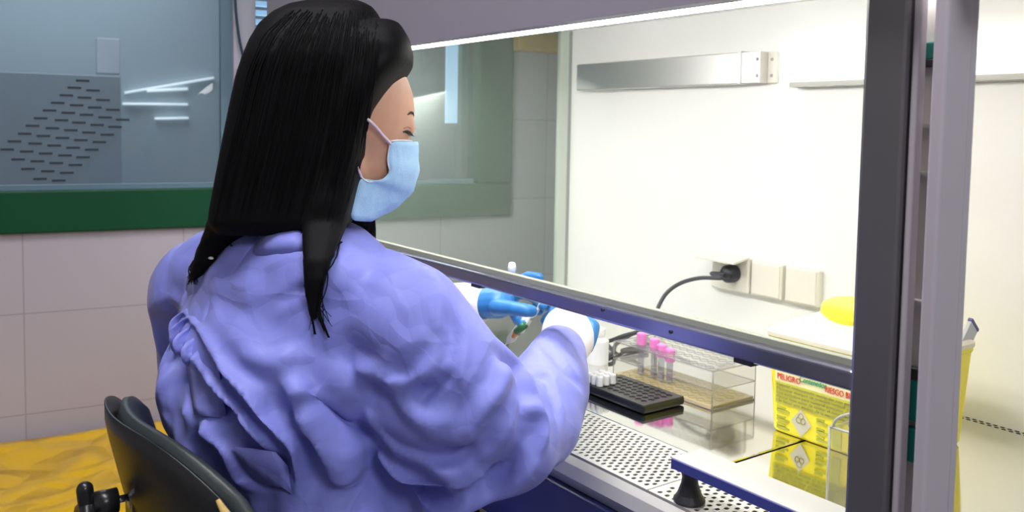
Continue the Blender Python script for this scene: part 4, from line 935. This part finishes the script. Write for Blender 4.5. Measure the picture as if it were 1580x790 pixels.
# backrest: curved shell defined by its rim
top = [(172,572,1.20),(200,600,1.14),(250,640,1.06),(300,672,.99),(350,712,.93),(392,760,.88),(418,812,.85)]
cc = Vector((-1.04, .30, 0))
def brp(u, v, off=0):   # u -1..1 across, v 0..1 up; curved and leaning
    hw = .232*(1-.10*v*v); w_ = hw*(1-max(0, abs(v-.5)*2-.55)**2*.5)
    x = w_*u; bow = .065*u*u; zz = .60+.300*v - .02*abs(u)**3
    y = .262+bow-.070*v
    return Vector((-1.04, .0, 0))+Vector((x*.995, y+off+x*.04, zz))
def backshell(bm, off, thk, inset=0):
    nu, nv = 24, 14; A_ = []; B_ = []
    for i in range(nu+1):
        ra, rb = [], []
        for j in range(nv+1):
            u = -1+2*i/nu; v = j/nv
            uu = u*(1-.16*max(0, abs(2*v-1)-.5)**1.5*2); vv = .5+(v-.5)*(1-.22*abs(u)**4)
            p = brp(uu*(1-inset), .5+(vv-.5)*(1-inset)); edge_ = min(1, min(1-abs(u), 1-abs(2*v-1))*5); t_ = thk*(.25+.75*math.sqrt(max(0, edge_)))
            ra.append(bm.verts.new(p+Vector((0, off-t_/2+thk/2, 0)))); rb.append(bm.verts.new(p+Vector((0, off+t_/2+thk/2, 0))))
        A_.append(ra); B_.append(rb)
    for L_ in (A_, B_):
        for i in range(nu):
            for j in range(nv): bm.faces.new((L_[i][j], L_[i][j+1], L_[i+1][j+1], L_[i+1][j])).smooth = True
    ring = [(i, 0) for i in range(nu)]+[(nu, j) for j in range(nv)]+[(i, nv) for i in range(nu, 0, -1)]+[(0, j) for j in range(nv, 0, -1)]
    for k in range(len(ring)):
        a, b = ring[k], ring[(k+1)%len(ring)]; bm.faces.new((A_[a[0]][a[1]], A_[b[0]][b[1]], B_[b[0]][b[1]], B_[a[0]][a[1]])).smooth = True
bm = NB(); backshell(bm, 0, .012); bk = obj('backrest', bm, M['vinyl'], chair, smooth=True, label='black curved backrest shell')
bm = NB(); backshell(bm, .012, .030, .03); pad = obj('backrest_pad', bm, M['vinylg'], bk, smooth=True, label='worn grey padded side')
bm = NB(); rnd = random.Random(9)
pt_ = bvh(pad.data); fl_ = []
for q, (x_, y_) in enumerate(((366,738),(374,750),(381,762),(388,775),(394,790),(400,806))):
    h = hit(x_, y_, pt_)
    if h is not None: fl_.append(h-FWD*.001)
if len(fl_) < 2: fl_ = [brp(.9,.9), brp(.95,.8)]
tube(bm, catmull(fl_, 3), [.002]+[.004+.003*abs(math.sin(q*1.3)) for q in range((len(fl_)-1)*3-1)]+[.002], 8)
obj('torn_foam', bm, M['foam'], bk, smooth=True, label='yellow foam showing through the torn edge')
bm = NB(); box(bm, (-1.26,.24,.455), (-.82,.62,.50), .022, seg=4); obj('seat', bm, M['vinyl'], chair, smooth=True)
kb = onx(158, 776, -1.05); sx_ = -1.05; yb0 = kb.y+.052
bm = NB()
tube(bm, catmull([(sx_, yb0-.012, .86), (sx_, yb0-.008, .80), (sx_, yb0+.004, .70), (sx_+.01, yb0+.05, .55), (sx_+.01, .30, .44), (-1.04,.42,.435)], 6), .013, 10)
box(bm, (sx_-.024, yb0-.024, .735), (sx_+.024, yb0+.004, .80), .006); obj('backrest_bracket', bm, M['chair_black'], chair, smooth=False, label='black backrest bracket')
bm = NB(); box(bm, (sx_-.012, yb0-.020, .78), (sx_+.012, yb0-.010, .875), .003); obj('chrome_plate', bm, M['chrome'], chair, label='chrome adjusting plate')
for z in (.79,.815,.84,.862): bm = NB(); lathe(bm, [(0,.006),(.005,.005),(.007,0)], (sx_+.002, yb0-.020, z), 8, Vector((0,-1,0))); obj('plate_screw', bm, M['chrome'], chair)
bm = NB(); dk = Vector((0,-1,0)); s0_ = Vector((sx_, yb0-.015, kb.z)); tube(bm, [s0_, kb], .0045, 8); obj('threaded_rod', bm, M['chrome'], chair, smooth=True)
bm = NB(); tube(bm, [kb-dk*.016, kb+dk*.010], [.014,.014], 16)
for k in range(3):
    a = 2*PI*k/3+PI/2; u_ = Vector((0,0,1))*math.sin(a)+Vector((1,0,0))*math.cos(a); capsule(bm, kb+dk*.016, .009, kb+dk*.018+u_*.020, .009, 10)
obj('tension_knob', bm, M['chair_black'], chair, smooth=True, label='black three-lobed knob')
bm = NB(); tube(bm, [(-1.04,.42,.06),(-1.04,.42,.30)], .028, 16); tube(bm, [(-1.04,.42,.30),(-1.04,.42,.455)], .016, 16); obj('gas_column', bm, M['chair_black'], chair, smooth=True)
for k in range(5):
    a = 2*PI*k/5+.3; d_ = Vector((math.cos(a), math.sin(a), 0)); bm = NB(); tube(bm, [Vector((-1.04,.42,.09)), Vector((-1.04,.42,.075))+d_*.28], [.020,.012], 8)
    lg = obj('leg', bm, M['chair_black'], chair, smooth=True); bm = NB(); c_ = Vector((-1.04,.42,.026))+d_*.275; ax2 = Vector((-d_.y, d_.x, 0)); lathe(bm, [(0,-.012),(.024,-.012),(.026,0),(.024,.012),(0,.012)], c_, 16, ax2); obj('caster', bm, M['rubber'], lg)
